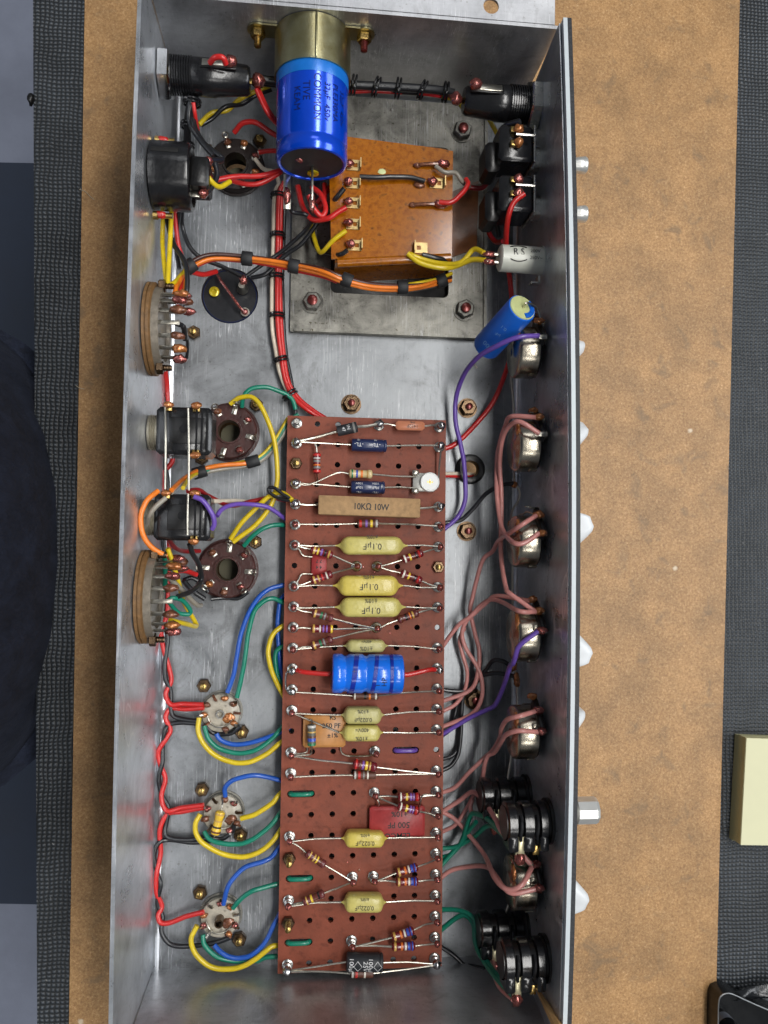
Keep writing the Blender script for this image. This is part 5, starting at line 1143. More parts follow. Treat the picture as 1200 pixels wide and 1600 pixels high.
wire('red', '318,1262,20 285,1268,11 262,1272,9 250,1296,11 251,1332,9 244,1370,13 245,1395,11 253,1416,8 247,1430,12 251,1441,14 265,1442,15 290,1432,18 318,1425,26', 'red twisted wire from the middle to the lowest small socket', 3.7)
wire('black', '330,1314,12 300,1316,10 265,1312,8 248,1317,12 241,1337,12 246,1365,9 251,1382,12 246,1410,9 254,1432,8 252.5,1457,12 268,1476,12 300,1478,14 335,1473,14 362,1464,16', 'black twisted wire from the middle socket round under the lowest small socket', 3.5)
wire('black', '320,1306,18 345,1311,16 362,1300,18 366,1288,22', 'short black wire curling round the foot of the middle small socket', 3.4)
wire('black', '318,1132,14 335,1146,10 360,1146,10 376,1134,12', 'short black wire looped under the lower rim of the topmost small socket', 3.4)
# --- small socket 1
wire('blue', '355,1082,24 364,1057,26 370,1027,28 377,988,30 395,946,32 416,923,32 444,914,26 470,912,22', 'long blue wire arching from the topmost small socket up to the board', 3.6)
wire('green', '370,1090,24 378,1054,26 383,1025,28 388,988,30 397,956,32 413,939,32 427,935,30 444,942,24 470,946,20', 'long green wire beside the blue one, topmost small socket to board', 3.6)
wire('yellow', '311,1121,26 310,1143,28 320,1165,28 340,1182,28 364,1191,28 388,1191,28 415,1179,26 438,1161,24 465,1145,22', 'yellow wire looping under the topmost small socket', 3.8)
wire('green', '319,1134,22 325,1153,24 340,1168,24 364,1176,24 385,1176,24 407,1168,24 427,1152,22 446,1130,20', 'green wire looping under the topmost small socket', 3.6)
wire('blue', '338,1146,20 343,1155,20 358,1162,20 377,1163,20 400,1158,20 432,1147,20 455,1136,20', 'short blue wire looping under the topmost small socket', 3.6)
wire('yellow', '460,968,22 436,982,26 424,996,28 419,1020,30 424,1047,28 433,1068,26 446,1092,20', 'yellow wire bowing out from the left edge of the board beside the blue can', 3.8)
wire('blue', '450,925,20 438,940,20 434,977,18 437,1028,18 442,1060,18 455,1080,18', 'blue wire hugging the left edge of the board', 3.6)
wire('green', '460,1005,20 442,1010,22 431,1020,22 431,1044,22 439,1066,20 455,1090,18', 'short green wire behind the bowed yellow wire at the board edge', 3.6)
# --- small socket 2
wire('blue', '352,1244,24 352,1231,28 364,1219,32 385,1213,32 407,1212,30 436,1219,24 460,1226,20', 'blue wire arching from the middle small socket to the board', 3.6)
wire('yellow', '376,1279,24 397,1273,26 415,1262,26 427,1253,26 438,1240,24 458,1222,20', 'short yellow wire from the right of the middle small socket', 3.8)
wire('green', '319,1299,20 326,1310,24 343,1317,26 364,1319,26 385,1316,26 403,1306,26 424,1288,24 444,1262,20', 'green wire looping under the middle small socket', 3.6)
wire('yellow', '313,1272,26 306,1285,28 306,1300,28 316,1316,28 340,1331,28 364,1338,28 385,1338,28 407,1330,28 427,1313,26 446,1285,20', 'yellow wire looping wide under the middle small socket', 3.8)
wire('blue', '349,1413,24 356,1386,30 368,1368,30 385,1354,28 412,1346,26 424,1339,24 438,1322,22 455,1300,20', 'blue wire curving up from the lowest small socket to the board', 3.6)
# --- small socket 3
wire('green', '364,1419,24 374,1407,28 392,1393,30 409,1388,28 434,1381,24 460,1376,20', 'green wire curving up from the right of the lowest small socket', 3.6)
wire('yellow', '308,1446,26 299,1465,28 302,1484,28 316,1502,28 337,1513,28 358,1514,28 379,1510,28 400,1498,28 415,1486,28 425,1479,26 440,1477,22 460,1478,20', 'yellow wire looping wide under the lowest small socket', 3.8)
wire('green', '317,1460,20 319,1475,22 331,1489,22 347,1498,20 373,1502,18 400,1501,18 415,1496,18 440,1494,18 460,1492,18', 'green wire looping under the lowest small socket', 3.6)
wire('blue', '335,1477,18 344,1486,22 358,1495,24 376,1497,24 394,1492,24 412,1475,24 424,1453,22 436,1430,20 450,1405,20', 'blue wire sweeping from under the lowest small socket up to the board', 3.6)
# --- octal sockets
wire('green', '378,636,24 381,618,34 394,607,36 417,605,34 436,611,30 455,622,26 462,640,24', 'green wire arching over from the brown tube socket to the vertical loom', 3.5)
wire('yellow', '360,631,26 375,621,34 394,621,40 408,635,44 422,666,44 430,697,42 433,732,40 433,755,38 423,790,36 399,820,34 364,847,28', 'long yellow wire linking the two brown tube sockets', 3.7)
wire('yellow', '456,781,58 441,770,48 423,774,44 404,790,40 378,816,36 360,842,28', 'yellow wire from the lower brown tube socket to a board turret', 3.7)
wire('black', '454,782,58 436,779,52 422,770,50 420,763,50 428,762,54 442,772,56 455,780,58', 'small black wire loop beside the yellow wire at the board edge', 2.6)
wire('green', '381,853,26 395,837,34 413,825,36 434,820,32 452,823,24 470,826,20', 'green wire from the lower brown tube socket to the board', 3.5)
wire('purple', '303,776,160 318,783,160 331,803,156 335,818,150 331,827,146', 'purple wire curling round the right end of the lower black jack', 3.4)
wire('purple', '339,806,110 348,795,100 367,788,80 390,788,60 418,792,44 446,811,26 465,822,20', 'purple wire from the lower black jack to the board', 3.4)
wire('white', '324,783,120 350,783,80 378,783,40 400,788,30 420,800,20', 'short white wire to the right of the lower black jack', 3.4)
wire('darkred', '293,768,154 310,766,140 327,776,110 360,790,70 395,783,40 425,778,24 455,785,20', 'dark red wire behind the lower black jack', 3.4)
wire('bare', '258,634,156 259,690,168 258,764,158', 'left bare wire joining the two black jacks', 1.7)
wire('bare', '294,638,156 295,695,158 295,766,158', 'right bare wire joining the two black jacks', 1.7)
wire('bare', '294,772,156 293,805,160 293,836,157', 'bare wire across the top of the lower black jack', 1.7)
wire('orange', '247,767,158 229,783,170 220,808,172 224,836,168 238,856,160 260,869,150', 'orange wire bowing out along the left wall beside the lower jack', 3.6)
wire('grey', '259,778,158 243,792,164 233,806,160 230,820,140', 'grey wire passing under the orange loop at the lower jack', 3.4)
wire('yellow', '262,857,140 271,883,130 280,914,110 288,942,90 307,977,60 291,975,110 266,969,150', 'yellow wire bent in a point beside the lower round fibre socket', 3.4)
wire('green', '257,866,140 258,895,130 258,923,120', 'green wire behind the blades of the lower round fibre socket', 3.4)
wire('green', '262,938,150 270,934,152 286,939,140 297,953,130 294,960,128 278,957,136 264,941,150', 'small green wire loop at the lower round fibre socket', 3.0)
wire('grey', '260,899,152 280,918,130 306,944,90 314,946,70', 'grey wire from the lower round fibre socket towards the tube socket', 3.4)
wire('black', '296,850,150 301,865,140 311,883,110 314,907,90 301,923,120 278,932,150', 'black wire curving down from the lower jack to the round fibre socket', 3.6)
wire('darkred', '262,841,130 273,855,100 287,861,60 312,861,34', 'dark red wire from under the lower jack to the tube socket', 3.4)
wire('red', '272,893,60 290,892,50 307,898,34', 'short red wire pair at the left of the lower brown tube socket', 3.8)
wire('black', '287,907,40 300,922,30 320,936,24', 'short black wire at the lower left of the lower brown tube socket', 3.8)
wire('black', '330,936,14 352,934,10 372,935,10 388,925,12', 'black wire under the lower rim of the lower brown tube socket', 3.0)
wire('black', '286,907,30 300,903,28 315,912,24 325,925,20', 'second short black wire left of the lower brown tube socket', 3.4)
# --- connector and upper left
wire('yellow', '255,336,110 254,380,110 258,425,130 262,447,150', 'left yellow wire between the mains connector and the upper round socket', 3.4)
wire('yellow', '268,330,120 265,390,130 262,446,152', 'right yellow wire between the mains connector and the upper round socket', 3.4)
wire('yellow', '264,446,152 273,441,140 283,430,120 292,420,100', 'short yellow wire from the upper round socket into the orange loom', 3.2)
wire('black', '260,339,110 270,378,120 290,412,140 292,450,150 283,480,150', 'black wire crossing the loom down to the upper round socket', 3.6)
wire('red', '272,330,90 279,384,80 291,420,80 283,445,120 279,480,150', 'red wire from the mains connector to the upper round socket', 3.4)
wire('black', '280,330,90 275,380,60 280,420,60', 'black wire dropping straight from the mains connector', 3.2)
wire('black', '285,326,60 285,354,40 297,387,34 318,405,30 348,417,26 378,432,26', 'black wire swinging from the connector to the flush can capacitor', 3.4)
wire('black', '284,507,150 293,533,100 291,561,60 282,566,50 275,557,110', 'black wire loop at the lower blades of the upper round socket', 2.8)
wire('black', '276,505,152 287,512,140 289,530,120', 'short thick black wire on a blade of the upper round socket', 4.0)
wire('orange', '294,417,70 284,432,120 276,448,140 272,462,152', 'orange wire end soldered to the upper round socket', 3.4)
wire('orange', '296,419,66 287,440,110 283,470,140 277,482,150', 'second orange wire end at the upper round socket', 3.2)
wire('red', '300,425,50 318,429,34 338,424,16', 'short thick red wire to the flush can capacitor', 4.0)
wire('yellow', '319,257,168 326,278,165 342,292,150 359,284,130', 'yellow wire hooked from the connector towards the black tube socket', 3.6)
wire('black', '336,255,150 339,277,150 325,300,160 314,304,166', 'black wire curling to the lower tag of the mains connector', 3.6)
wire('yellow', '311,195,70 330,177,66 355,172,66 375,155,66 395,145,66 422,135,66', 'yellow wire twisted with black below the left fuse holder', 3.5)
wire('black', '314,196,64 332,185,64 352,167,72 378,163,64 398,150,64 424,140,64', 'black wire twisted with yellow below the left fuse holder', 3.2)
wire('red', '400,138,124 412,165,110 424,184,100 446,206,80', 'left red wire from the end of the left fuse holder', 3.4)
wire('red', '402,136,120 418,170,100 434,192,90 456,212,70', 'right red wire from the end of the left fuse holder', 3.4)
wire('red', '328,98,160 336,90,170 348,90,172 353,100,164', 'short red wire over the terminal of the left fuse holder', 4.0)
wire('red', '366,207,36 380,192,50 400,192,56 424,207,60 450,222,60', 'red wire arching from the black tube socket behind the blue can', 4.0)
wire('red', '405,238,36 418,236,40 436,236,44 452,240,44', 'short red wire at the right of the black tube socket', 3.6)
wire('red', '339,281,110 367,276,100 405,275,90 440,266,80', 'upper long red wire passing below the black tube socket', 3.8)
wire('red', '360,282,80 387,288,80 410,285,80 440,268,80', 'lower long red wire passing below the black tube socket', 3.8)
wire('white', '398,248,30 412,264,30 430,270,34 437,292,36', 'short white wire from the black tube socket', 3.2)
# --- under the blue can
wire('red', '482,305,100 490,325,96 502,337,92 509,327,90 502,305,86 487,292,80', 'red wire loop below the blue can, front one', 4.0)
wire('red', '465,290,70 472,320,70 487,342,80 510,342,92 527,332,96 541,324,98', 'red wire hanging from the blue can to the transformer tag', 4.0)
wire('red', '507,288,60 507,310,70 500,325,74', 'short red wire behind the blue can terminals', 3.8)
wire('red', '520,287,60 508,302,66 495,318,60', 'red wire slanting behind the blue can terminals', 3.8)
wire('black', '455,318,90 457,331,80 477,335,80 487,345,70 472,365,50 440,393,34 412,412,30 385,431,26', 'long black wire from the blue can terminal to the flush can', 3.2)
wire('black', '496,348,60 472,380,44 442,402,34 415,428,30 392,434,26', 'black wire beside it running down to the flush can', 3.4)
wire('black', '538,294,98 525,310,90 512,322,70 497,345,60', 'black wire from the second transformer tag behind the red loop', 3.8)
wire('yellow', '541,360,98 520,376,90 501,395,70 491,372,50 487,352,40', 'yellow wire hooked from the fourth left tag of the transformer', 3.5)
wire('black', '487,362,40 491,382,40 510,394,60 530,398,90 543,391,98', 'black wire hooked to the lowest left tag of the transformer', 3.5)
wire('black', '562,276,98 590,277,98 615,276,97 640,277,96 664,283,96', 'black wire lying across the amber paper block', 3.6)
wire('grey', '680,259,100 695,269,100 712,270,98 722,284,90 734,292,60 751,290,50 760,278,60', 'grey wire leaving the top right tag of the transformer', 3.2)
wire('red', '686,316,98 705,316,100 722,302,100 731,288,98 728,280,92', 'red wire hooked from the third right tag of the transformer', 3.7)
wire('darkred', '728,292,60 751,294,60 762,283,70 766,263,80 774,256,90', 'dark red wire from the transformer to the upper toggle switch', 3.8)
wire('yellow', '637,396,98 655,410,98 680,417,98 705,418,100 737,406,120 758,407,137', 'thick yellow wire from the lowest right tag to the white capacitor', 4.0)
wire('yellow', '640,397,94 660,405,92 690,412,96 720,410,110 740,390,120 756,395,137', 'second yellow wire from the lowest right tag to the white capacitor', 3.8)
wire('black', '660,398,92 685,404,90 705,408,80', 'short black sleeve beside the yellow wires on the paper block', 4.0)
# --- right upper
wire('black', '812,190,160 790,197,140 777,215,110 770,242,80 770,262,60', 'thick black wire curving from the upper toggle switch', 4.4)
wire('black', '806,222,158 788,228,130 776,245,100 772,262,70', 'second thick black wire curving from the upper toggle switch', 4.4)
wire('yellow', '764,186,60 770,197,60 778,212,60', 'short yellow wire behind the right fuse holder', 3.5)
wire('red', '819,303,162 803,316,160 794,340,150 791,377,110 793,410,80 797,440,60 800,470,50 800,520,40 797,560,30 775,620,24 750,655,20 712,693,18 680,705,18', 'long red wire from the lower toggle switch down to the board', 4.0)
wire('darkred', '775,338,60 764,347,50 764,364,50 775,378,60 786,377,80', 'dark red wire loop behind the lower toggle switch', 3.8)
wire('black', '805,290,150 785,310,110 776,340,60 780,370,40', 'black wire hanging behind the lower toggle switch', 3.6)
wire('white', '664,738,20 690,740,16 715,740,8 735,741,-6 745,740,-30', 'white wire dipping into the black grommet', 3.0)
wire('red', '664,744,18 690,743,14 715,744,6 736,744,-8 748,742,-30', 'red wire dipping into the black grommet', 3.2)
wire('purple', '838,523,172 810,527,176 777,540,160 745,560,120 723,589,66 712,626,34 712,659,30 719,692,28 725,724,28 727,755,28 726,783,26 716,807,22 690,830,18', 'purple wire sweeping from the topmost pot down to the board', 3.6)
wire('pink', '838,662,172 812,659,172 795,667,146 785,687,116 781,724,90 783,770,80 783,827,80 783,870,90 790,916,130 798,928,146 829,943,156', 'pink wire from the second pot down to the fourth pot', 3.5)
wire('pink', '828,642,160 799,651,140 789,667,100 779,700,80 776,735,76 776,765,80 779,800,94 787,831,120 803,848,168 820,848,176 838,834,172', 'pink wire from the second pot looping to the third pot', 3.5)
wire('pink', '838,808,172 815,820,172 796,833,140 779,845,80 770,861,60 755,874,46 745,905,36 738,935,30 735,957,28 742,989,26 749,1017,26 747,1047,24 735,1078,22 690,1096,18', 'pink wire from the third pot winding down to the board', 3.4)
wire('pink', '838,963,172 811,955,164 787,942,100 768,937,70 751,946,50 733,965,40 716,977,32 690,1012,20', 'upper pink wire from the fourth pot to the board', 3.4)
wire('pink', '800,934,120 777,931,80 761,941,60 744,956,44 729,970,36 722,989,30 727,1011,28 746,1043,26 753,1066,26 752,1092,26 737,1116,24 690,1136,18', 'pink wire coming from behind the fourth pot, crossing down to the board', 3.4)
wire('purple', '836,993,176 808,1013,160 796,1044,110 787,1072,70 774,1101,50 761,1109,40 733,1122,28 690,1148,18', 'purple wire from the fourth pot sweeping down to the board', 3.5)
wire('black', '803,755,60 781,759,50 759,772,36 738,796,26 718,813,20 685,818,18', 'black earth wire from the bare wire to the board, above the bronze nut', 3.4)
wire('black', '801,1043,50 785,1033,50 770,1033,40 757,1050,24 735,1075,16 715,1080,16 685,1077,16', 'upper black earth wire arching to the board below the fourth pot', 3.4)
wire('black', '806,1057,50 777,1052,40 755,1055,24 738,1066,14 725,1085,12 721,1110,12 720,1148,12 716,1178,14 705,1196,16 685,1206,18', 'lower black earth wire winding down along the board', 3.4)
wire('black', '722,1120,8 717,1160,8 708,1180,12 685,1188,16', 'black wire lying on the floor right of the board', 3.2)
wire('pink', '832,1122,172 811,1119,172 792,1125,150 783,1140,110 781,1153,80 770,1172,54 756,1185,40 733,1207,30 711,1230,22 685,1240,18', 'upper pink wire from the fifth pot to the board', 3.4)
wire('pink', '832,1147,174 809,1142,176 790,1149,150 781,1163,96 772,1176,60 762,1181,50 757,1198,44 754,1216,40', 'lower pink wire from the fifth pot to the upper input jacks', 3.4)
wire('pink', '685,1272,18 716,1252,26 736,1238,40 750,1245,60 764,1263,90 775,1281,120 786,1302,140 806,1332,150', 'pink wire arching to the solder tag of the upper input jacks', 3.6)
wire('pink', '690,1268,18 712,1281,24 733,1305,36 757,1336,70 770,1366,130 783,1384,160 798,1390,172 816,1382,176 838,1362,172', 'upper pink wire curving to the lowest pot', 3.5)
wire('pink', '680,1380,18 703,1361,22 733,1354,36 761,1355,70 777,1372,130 786,1386,160 803,1396,172 829,1392,172', 'lower pink wire curving to the lowest pot', 3.5)
wire('green', '810,1331,160 781,1297,130 761,1279,90 746,1272,64 737,1272,50 731,1285,40 722,1313,28 711,1328,22 680,1362,18', 'thick green wire from the upper input jacks to the board', 3.8)
wire('green', '808,1328,158 784,1303,120 763,1290,80 740,1308,36 711,1323,22 680,1326,18', 'second green wire under it from the upper input jacks to the board', 3.4)
wire('green', '804,1558,166 777,1530,130 755,1500,84 743,1474,60 740,1447,46 729,1431,36 712,1435,28 680,1460,18', 'thick green wire from the lower input jacks to the board', 3.8)
wire('green', '680,1421,18 716,1422,30 738,1433,44 746,1455,56 752,1474,66 757,1495,80 775,1522,120 800,1552,158', 'second green wire entwined with it at the lower input jacks', 3.6)
wire('pink', '752,1461,40 763,1481,60 770,1502,84 775,1530,120 785,1547,140 802,1562,164', 'pink wire beside the green pair at the lower input jacks', 3.4)
wire('pink', '738,1250,40 735,1262,44 739,1275,44', 'short pink tail at the upper input jacks', 3.2)
wire('black', '680,1474,16 707,1491,16 725,1508,20 735,1509,24 757,1514,40', 'black wire from the board foot to the lower input jacks', 3.3)
wire('pink', '690,1300,14 712,1288,22 730,1262,30 742,1240,40 752,1226,44', 'short pink wire rising from the floor to the upper input jacks', 3.2)
wire('pink', '690,1112,14 712,1100,14 726,1078,16 730,1050,18 722,1020,20 718,1000,20 726,980,24', 'pink wire lying low on the floor beside the fourth pot', 3.2)
wire('black', '690,1150,12 704,1138,10 712,1110,10 716,1085,12', 'short black wire on the floor crossing under the purple wire', 3.2)
wire('green', '690,1340,14 706,1334,18 722,1316,26 734,1296,40 744,1284,60', 'short green wire beneath the thick pair at the upper input jacks', 3.3)
wire('bare', '803,562,60 799,591,50 803,640,50 803,720,50 804,755,58', 'uppermost span of the bare earth wire between first and second pots', 1.8, 'e', AMBER, jr=5)
wire('bare', '804,756,58 811,766,58 811,780,56 800,799,60 798,818,72', 'crooked span of the bare earth wire above the third pot', 1.8, 'e', AMBER, jr=5)
wire('bare', '803,852,60 801,892,50 801,950,60', 'span of the bare earth wire between third and fourth pots', 1.8)
wire('bare', '800,980,60 803,1039,50 808,1062,50 808,1104,64', 'span of the bare earth wire between fourth and fifth pots', 1.8, '', AMBER)
wire('bare', '803,1146,60 800,1174,56 794,1213,60 787,1243,74', 'span of the bare earth wire from the fifth pot to the upper jacks', 2.0)
wire('bare', '802,1330,60 800,1394,60 796,1411,62 787,1437,66 782,1466,74', 'lowest span of the bare earth wire down to the lower jacks', 2.0)
wire('bare', '832,787,160 822,800,140 810,815,110 801,822,80', 'thin bare wire from the top lug of the third pot to its case', 1.2)
for k, (px, py, z) in enumerate(((803, 1041, 52), (807, 1058, 52), (808, 1066, 52))):
    mb = MB(); mb.blob(at(px, py, z), 5.5, (.9, 1.5, 1), .5); tag(obj('solder_blob', mb, AMBER), ('amber solder blob on the earth wire, upper of three below the fourth pot', 'amber solder blob on the earth wire, middle of three below the fourth pot', 'amber solder blob on the earth wire, lowest of three below the fourth pot')[k], 'solder')

# ------------------------------------------------------------------ looms
def loom(name, label, loc, strands, bands=(), band_mat_=None, br=8, bw=14, ties=()):
    P0 = pts(strands[0][1]); t = thing(name, label, 'wiring loom', P0[len(P0)//2]-V((0, 0, 6)))
    for col, s_, r, dz in strands:
        mb = MB(); mb.tube(pts(s_, dz), r, 10); obj(('bare' if col == 'bare' else {'darkred': 'red'}.get(col, col))+'_wire', mb, MATS['pvc_'+col], t)
    for (px, py, z, dx, dy) in bands:
        c = at(px, py, z); c2 = at(px+dx, py+dy, z); ax_ = (c2-c).normalized(); mb = MB()
        mb.lathe(c-ax_*bw/2, ax_, [(0, br*.92), (1, br), (bw-1, br), (bw, br*.92)], 16, sy=1.05); obj('sleeve', mb, band_mat_ or HEAT, t)
    for (px, py, z, dx, dy, rr) in ties:
        c = at(px, py, z); ax_ = (at(px+dx, py+dy, z)-c).normalized(); F = frame(ax_); mb = MB()
        for k in (-1, 1):
            mb.tube([c+ax_*(k*2.4)+F @ V((0, math.cos(a)*rr, math.sin(a)*rr*.9)) for a in [2*math.pi*j/14 for j in range(15)]], 1.8, 6, sub=1, smooth=False)
        mb.blob(c+F @ V((0, -rr*.6, rr*.8)), 3.6, (1, 1, 1), .3); obj('lacing_tie', mb, BLACKP, t)
    return t
base = '294,417,76 312,406,76 336,400,74 384,403,70 426,409,70 462,416,76 504,425,96 537,437,96 580,447,80 629,449,70 665,445,60 705,435,50'
def shift(s_, dx, dy):
    out = []
    for i, t in enumerate(s_.split()):
        a = t.split(','); out.append(','.join([str(float(a[0])+dx*math.sin(i*1.1)*.5), str(float(a[1])+dy+math.sin(i*.9+dx)*1.0)]+a[2:]))
    return ' '.join(out)
loom('orange_loom', 'orange red and brown loom sagging across the transformer in black sleeves', None,
     [('orange', shift(base, 1, 3.4), 3.3, 0), ('red', shift('294,417,76 312,406,76 336,400,74 384,403,70 426,409,70 462,416,76 504,425,90 525,433,80', 2, 5.6), 3.6, -5), ('brown', shift(base, -1, -3.2), 3.2, 3), ('orange', shift('384,403,70 426,409,70 462,416,76 504,425,96 537,437,96 580,447,80 629,449,70 665,445,60 705,428,50', 3, -.4), 3.0, 5), ('black', shift(base, 0, 4.0), 3.2, -7), ('yellow', '629,446,72 665,440,64 690,434,60 706,427,56', 2.8, 0)],
     [(386, 404, 71, 10, 1), (459, 416, 76, 10, 2), (542, 438, 95, 10, 4), (629, 449, 71, 10, 0), (689, 439, 56, 10, -4), (297, 416, 77, 8, -6)], br=10, bw=16)
loom('vertical_loom', 'red white and black loom laced with black cord running down to the board', None,
     [('white', '437,286,40 429,306,34 427,375,24 425,436,20 425,507,18 430,543,16 437,581,16 450,612,16 470,634,18 492,650,18', 3.2, 0), ('red', '444,284,44 436,306,38 434,375,28 433,436,24 434,507,22 439,554,20 446,595,20 460,622,22 480,640,24 505,655,18', 3.7, 0),
      ('red', '448,284,40 440,306,32 438,375,22 437,436,18 439,507,16 443,554,16 450,595,16 466,622,16 490,642,18 512,656,18', 3.7, 0), ('black', '450,290,40 445,320,22 443,375,14 441,436,12 443,507,12 447,554,12 456,602,14 461,640,16 462,670,16', 3.4, 0)],
     ties=[(435, 306, 32, 0, 10, 11), (434, 368, 26, 0, 10, 11), (432, 432, 20, 0, 10, 11), (433, 493, 18, 0, 10, 11), (439, 562, 18, 3, 10, 11), (453, 617, 18, 6, 8, 12)])
loom('laced_black_loom', 'thick black and red loom spiral laced along the far end wall', None,
     [('black', '395,122,100 440,128,96 500,130,92 560,133,90 620,136,90 680,140,92 710,146,96', 6.2, 8), ('black', '395,128,90 440,132,86 500,135,84 560,139,82 620,142,82 680,146,84 705,152,90', 5, 0), ('red', '430,132,90 500,138,86 550,143,84 580,142,86 620,144,84 660,146,86 700,152,100', 3.2, -2), ('yellow', '690,150,96 712,157,90 726,172,70', 3.4, 0)],
     ties=[(553, 133, 94, 10, 2, 14), (588, 136, 94, 10, 4, 14), (622, 138, 94, 10, 2, 14), (660, 141, 94, 10, 5, 14), (696, 144, 98, 10, 2, 14)])
loom('laced_black_loom', 'short thick black loom dropping from the left fuse holder', None,
     [('black', '300,150,120 296,170,110 293,195,90 293,230,60 295,250,40', 5.6, 0), ('black', '306,152,110 302,175,104 304,200,110 320,226,120 342,243,130 346,250,132 326,251,150', 4.4, 4), ('red', '302,160,126 305,180,116 309,203,90', 2.8, 0), ('black', '298,160,110 296,190,104 312,218,120 334,244,128', 4.0, 6)],
     ties=[(300, 160, 114, -1, 10, 12), (294, 196, 92, -1, 10, 10), (293, 228, 64, 0, 10, 9)])
bs = '268,766,150 289,747,90 313,736,50 346,729,40 384,725,36 408,717,32 429,697,28 450,664,24 466,650,20'
loom('grey_orange_loom', 'orange green and grey loom in black sleeves beside the upper brown tube socket', None,
     [('orange', '268,766,150 289,747,90 313,734,50 346,727,44 384,724,40 402,718,36', 3.5, 2), ('grey', shift(bs, 0, 3.6), 3.3, 0), ('green', shift('300,742,60 346,730,34 384,725,36 408,717,32 429,697,28 450,662,24 466,650,20', 0, -1.5), 3.3, 0), ('yellow', shift('286,766,150 296,750,90 316,738,44 346,731,34 384,725,36 408,717,32 429,693,28 450,657,24', 0, -3.5), 3.0, 0)],
     [(312, 738, 52, 10, -3), (395, 721, 38, 10, -3)], br=8.5, bw=20)

# ================================================================== AROUND THE CHASSIS
A = at(837, 1541, 150); B = at(869, 1600, 240)
mb = MB(); mb.tube([A, A.lerp(B, 1.0), A.lerp(B, 2.2)], lambda t_: 2+9*t_, 8); tag(obj('wooden_splint', mb, WOOD), 'pale wooden splint poking in from the bottom below the lower input jacks', 'stick')
# sticky note pad
zt = BZ+26
P = [at(x, y, zt) for x, y in ((1166, 1153), (1300, 1158), (1300, 1322), (1157, 1320))]
Q = [p-V((0, 0, 37)) for p in P]
sn = thing('sticky_note_pad', 'cream sticky note pad on the black matting at the right', 'notepad', sum(Q, V())/4)
for k in range(3):
    a, b_ = k/3, (k+1)/3; o1 = V((random.uniform(-1, 1), random.uniform(-1, 1), 0))
    mb = MB(); mb.ring_stack([[q.lerp(p, a)+o1 for p, q in zip(P, Q)], [q.lerp(p, b_-.012)+o1 for p, q in zip(P, Q)]]); obj('note_block', mb, POSTEDGE, sn)
mb = MB(); mb.ring_stack([[p+V((0, 0, .3)) for p in P], [p+V((0, 0, 1.2)) for p in P]]); obj('top_note', mb, POSTIT, sn)
# black tray with jar and bag at the lower right corner
zt = BZ+40
tray = thing('black_tray', 'black glossy tray with bright rim at the lower right corner', 'tray', at(1190, 1600, BZ-10))
rim = [at(x, y, zt) for x, y in ((1122, 1700), (1122, 1600), (1123, 1566), (1127, 1556), (1136, 1552), (1146, 1554), (1170, 1565), (1200, 1578), (1300, 1620))]
mb = MB(); mb.tube(rim, 1.3, 8, sub=5); obj('rim', mb, mat('grey_tray_lip', (120, 122, 124), .35, .6, .1, 20), tray)
rings = []
mb = MB(); n = len(rim)
mb.add([p for p in rim]+[p-V((0, 0, 50)) for p in rim], [(i, i+1, i+1+n, i+n) for i in range(n-1)]); obj('wall', mb, TRAYM, tray)
mb = MB(); cpt = [V((p.x, p.y, BZ-9)) for p in rim]+[at(1300, 1720, BZ-9)]; mb.ring_stack([[p-V((0, 0, 1)) for p in cpt], cpt]); obj('base', mb, TRAYM, tray)
q = at(1142, 1596, BZ+30); jar = thing('small_black_jar', 'small black jar with grey label inside the tray', 'jar', (q.x, q.y, BZ-8))
mb = MB(); mb.lathe(V((q.x, q.y-18, BZ-8)), (0, 0, 1), [(0, 16), (4, 18), (30, 18), (34, 15), (42, 14), (43, 12)], 24); obj('body', mb, TRAYM, jar)
mb = MB(); mb.lathe(V((q.x, q.y-18, BZ-8)), (0, 0, 1), [(8, 18.4), (26, 18.4)], 24, cap0=False, cap1=False); obj('label_band', mb, mat('grey_label', (96, 100, 110), .5), jar)
bag = MB(); rings = []
for i in range(9):
    t = i/8; row = []
    for j in range(7):
        s_ = j/6; p = at(1146+t*110, 1549-t*22+s_*(16+10*t), BZ+18); row.append(p+V((0, 0, 14*math.sin(s_*math.pi)*(.5+.5*math.sin(t*9+s_*4))+5*noise.noise(V((t*5, s_*4, 0))))))
    rings.append(row)
n = 7; vs = [p for r in rings for p in r]; fs = [(i*n+j, i*n+j+1, (i+1)*n+j+1, (i+1)*n+j) for i in range(8) for j in range(6)]
bag.add(vs, fs); bag.add([p-V((0, 0, 1.2)) for p in vs], [tuple(reversed(f)) for f in fs]); tag(obj('plastic_bag', bag, GLOVE, angle=80), 'crumpled black plastic bag behind the tray at the lower right', 'bag')
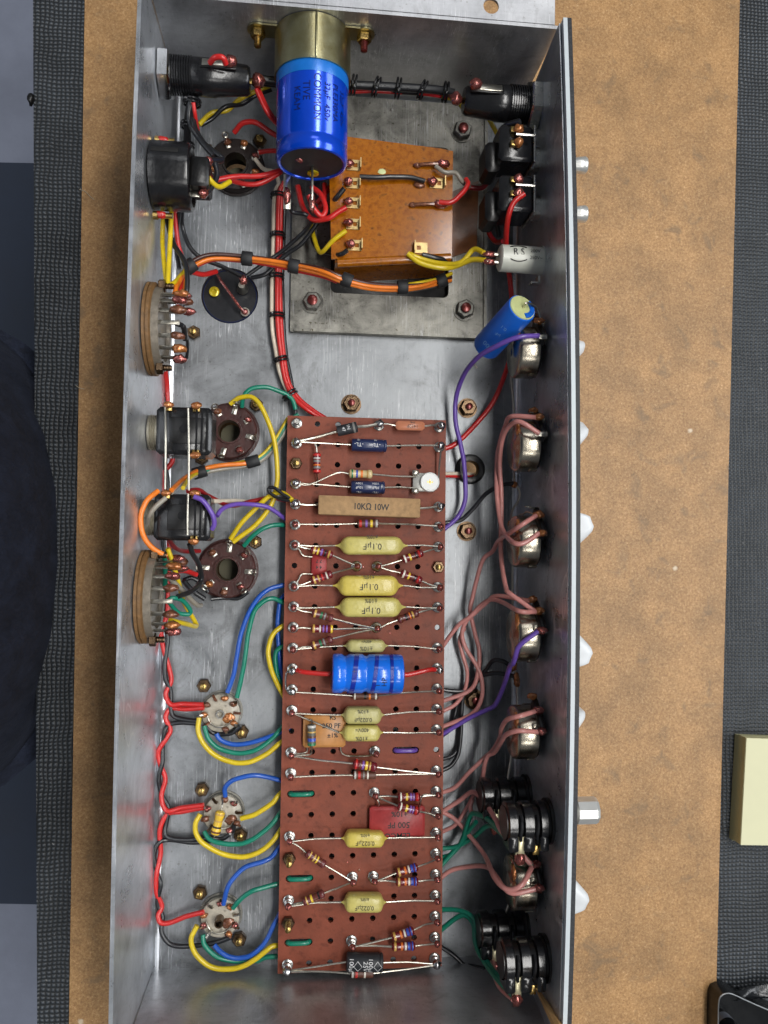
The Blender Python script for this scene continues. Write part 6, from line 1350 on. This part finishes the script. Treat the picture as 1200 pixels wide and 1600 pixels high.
# torn thread knot on the mat edge, loose fibres on the bench board
mb = MB(); mb.blob(at(48, 155, BZ-8), 9, (.7, 1.2, .8), .6); tag(obj('frayed_knot', mb, BLACKM), 'frayed knot on the left edge of the matting', 'thread')
for k, s_ in enumerate(('124,296,%f 133,299,%f 140,306,%f 147,312,%f' % ((BZ+1,)*4), '118,602,%f 124,606,%f 132,608,%f' % ((BZ+1,)*3))):
    mb = MB(); mb.tube(pts(s_), .55, 5); tag(obj('loose_thread', mb, mat('pale_thread', (170, 160, 140), .8)), ('upper pale thread on the left edge of the hardboard', 'lower pale thread on the left edge of the hardboard')[k], 'thread')

# person standing at the left edge of the bench: hips, legs and lower torso in dark navy
def oval(c, rx, ry, n=28, e=.85):
    return [V(c)+V((math.copysign(abs(math.cos(2*math.pi*j/n))**e, math.cos(2*math.pi*j/n))*rx, math.copysign(abs(math.sin(2*math.pi*j/n))**e, math.sin(2*math.pi*j/n))*ry, 0)) for j in range(n)]
yc = at(0, 880, -60).y; ex = at(50, 900, -60).x
def R2(z, front, back, ry, dy=0): return oval(((front+back)/2, yc+dy, z), (front-back)/2, ry)
mb = MB()
mb.ring_stack([R2(-560, ex-70, ex-700, 520), R2(-420, ex-30, ex-720, 500), R2(-250, ex-8, ex-740, 470), R2(-60, ex, ex-740, 430), R2(120, ex-26, ex-730, 450), R2(360, ex-80, ex-720, 540, 60),
               R2(700, ex-100, ex-740, 640, 110), R2(1100, ex-120, ex-720, 700, 130), R2(1500, ex-150, ex-700, 720, 130), R2(1700, ex-190, ex-640, 600, 130), R2(1790, ex-230, ex-560, 260, 130), R2(1850, ex-250, ex-540, 200, 130)])
for sg in (-1, 1):
    mb.ring_stack([oval((ex-330+dx, yc+sg*oy, z), r1, r2) for z, r1, r2, oy, dx in ((-400, 270, 235, 250, 0), (-800, 250, 225, 255, 10), (-1300, 200, 190, 250, 20), (-1650, 180, 170, 245, 10), (-2100, 160, 150, 245, -30), (-2540, 130, 125, 245, -60), (-2590, 150, 120, 245, -40))])
pr_ = obj('person', mb, SKINNAVY, angle=180)
tag(pr_, 'person in dark navy clothes standing close against the left edge of the bench', 'person')
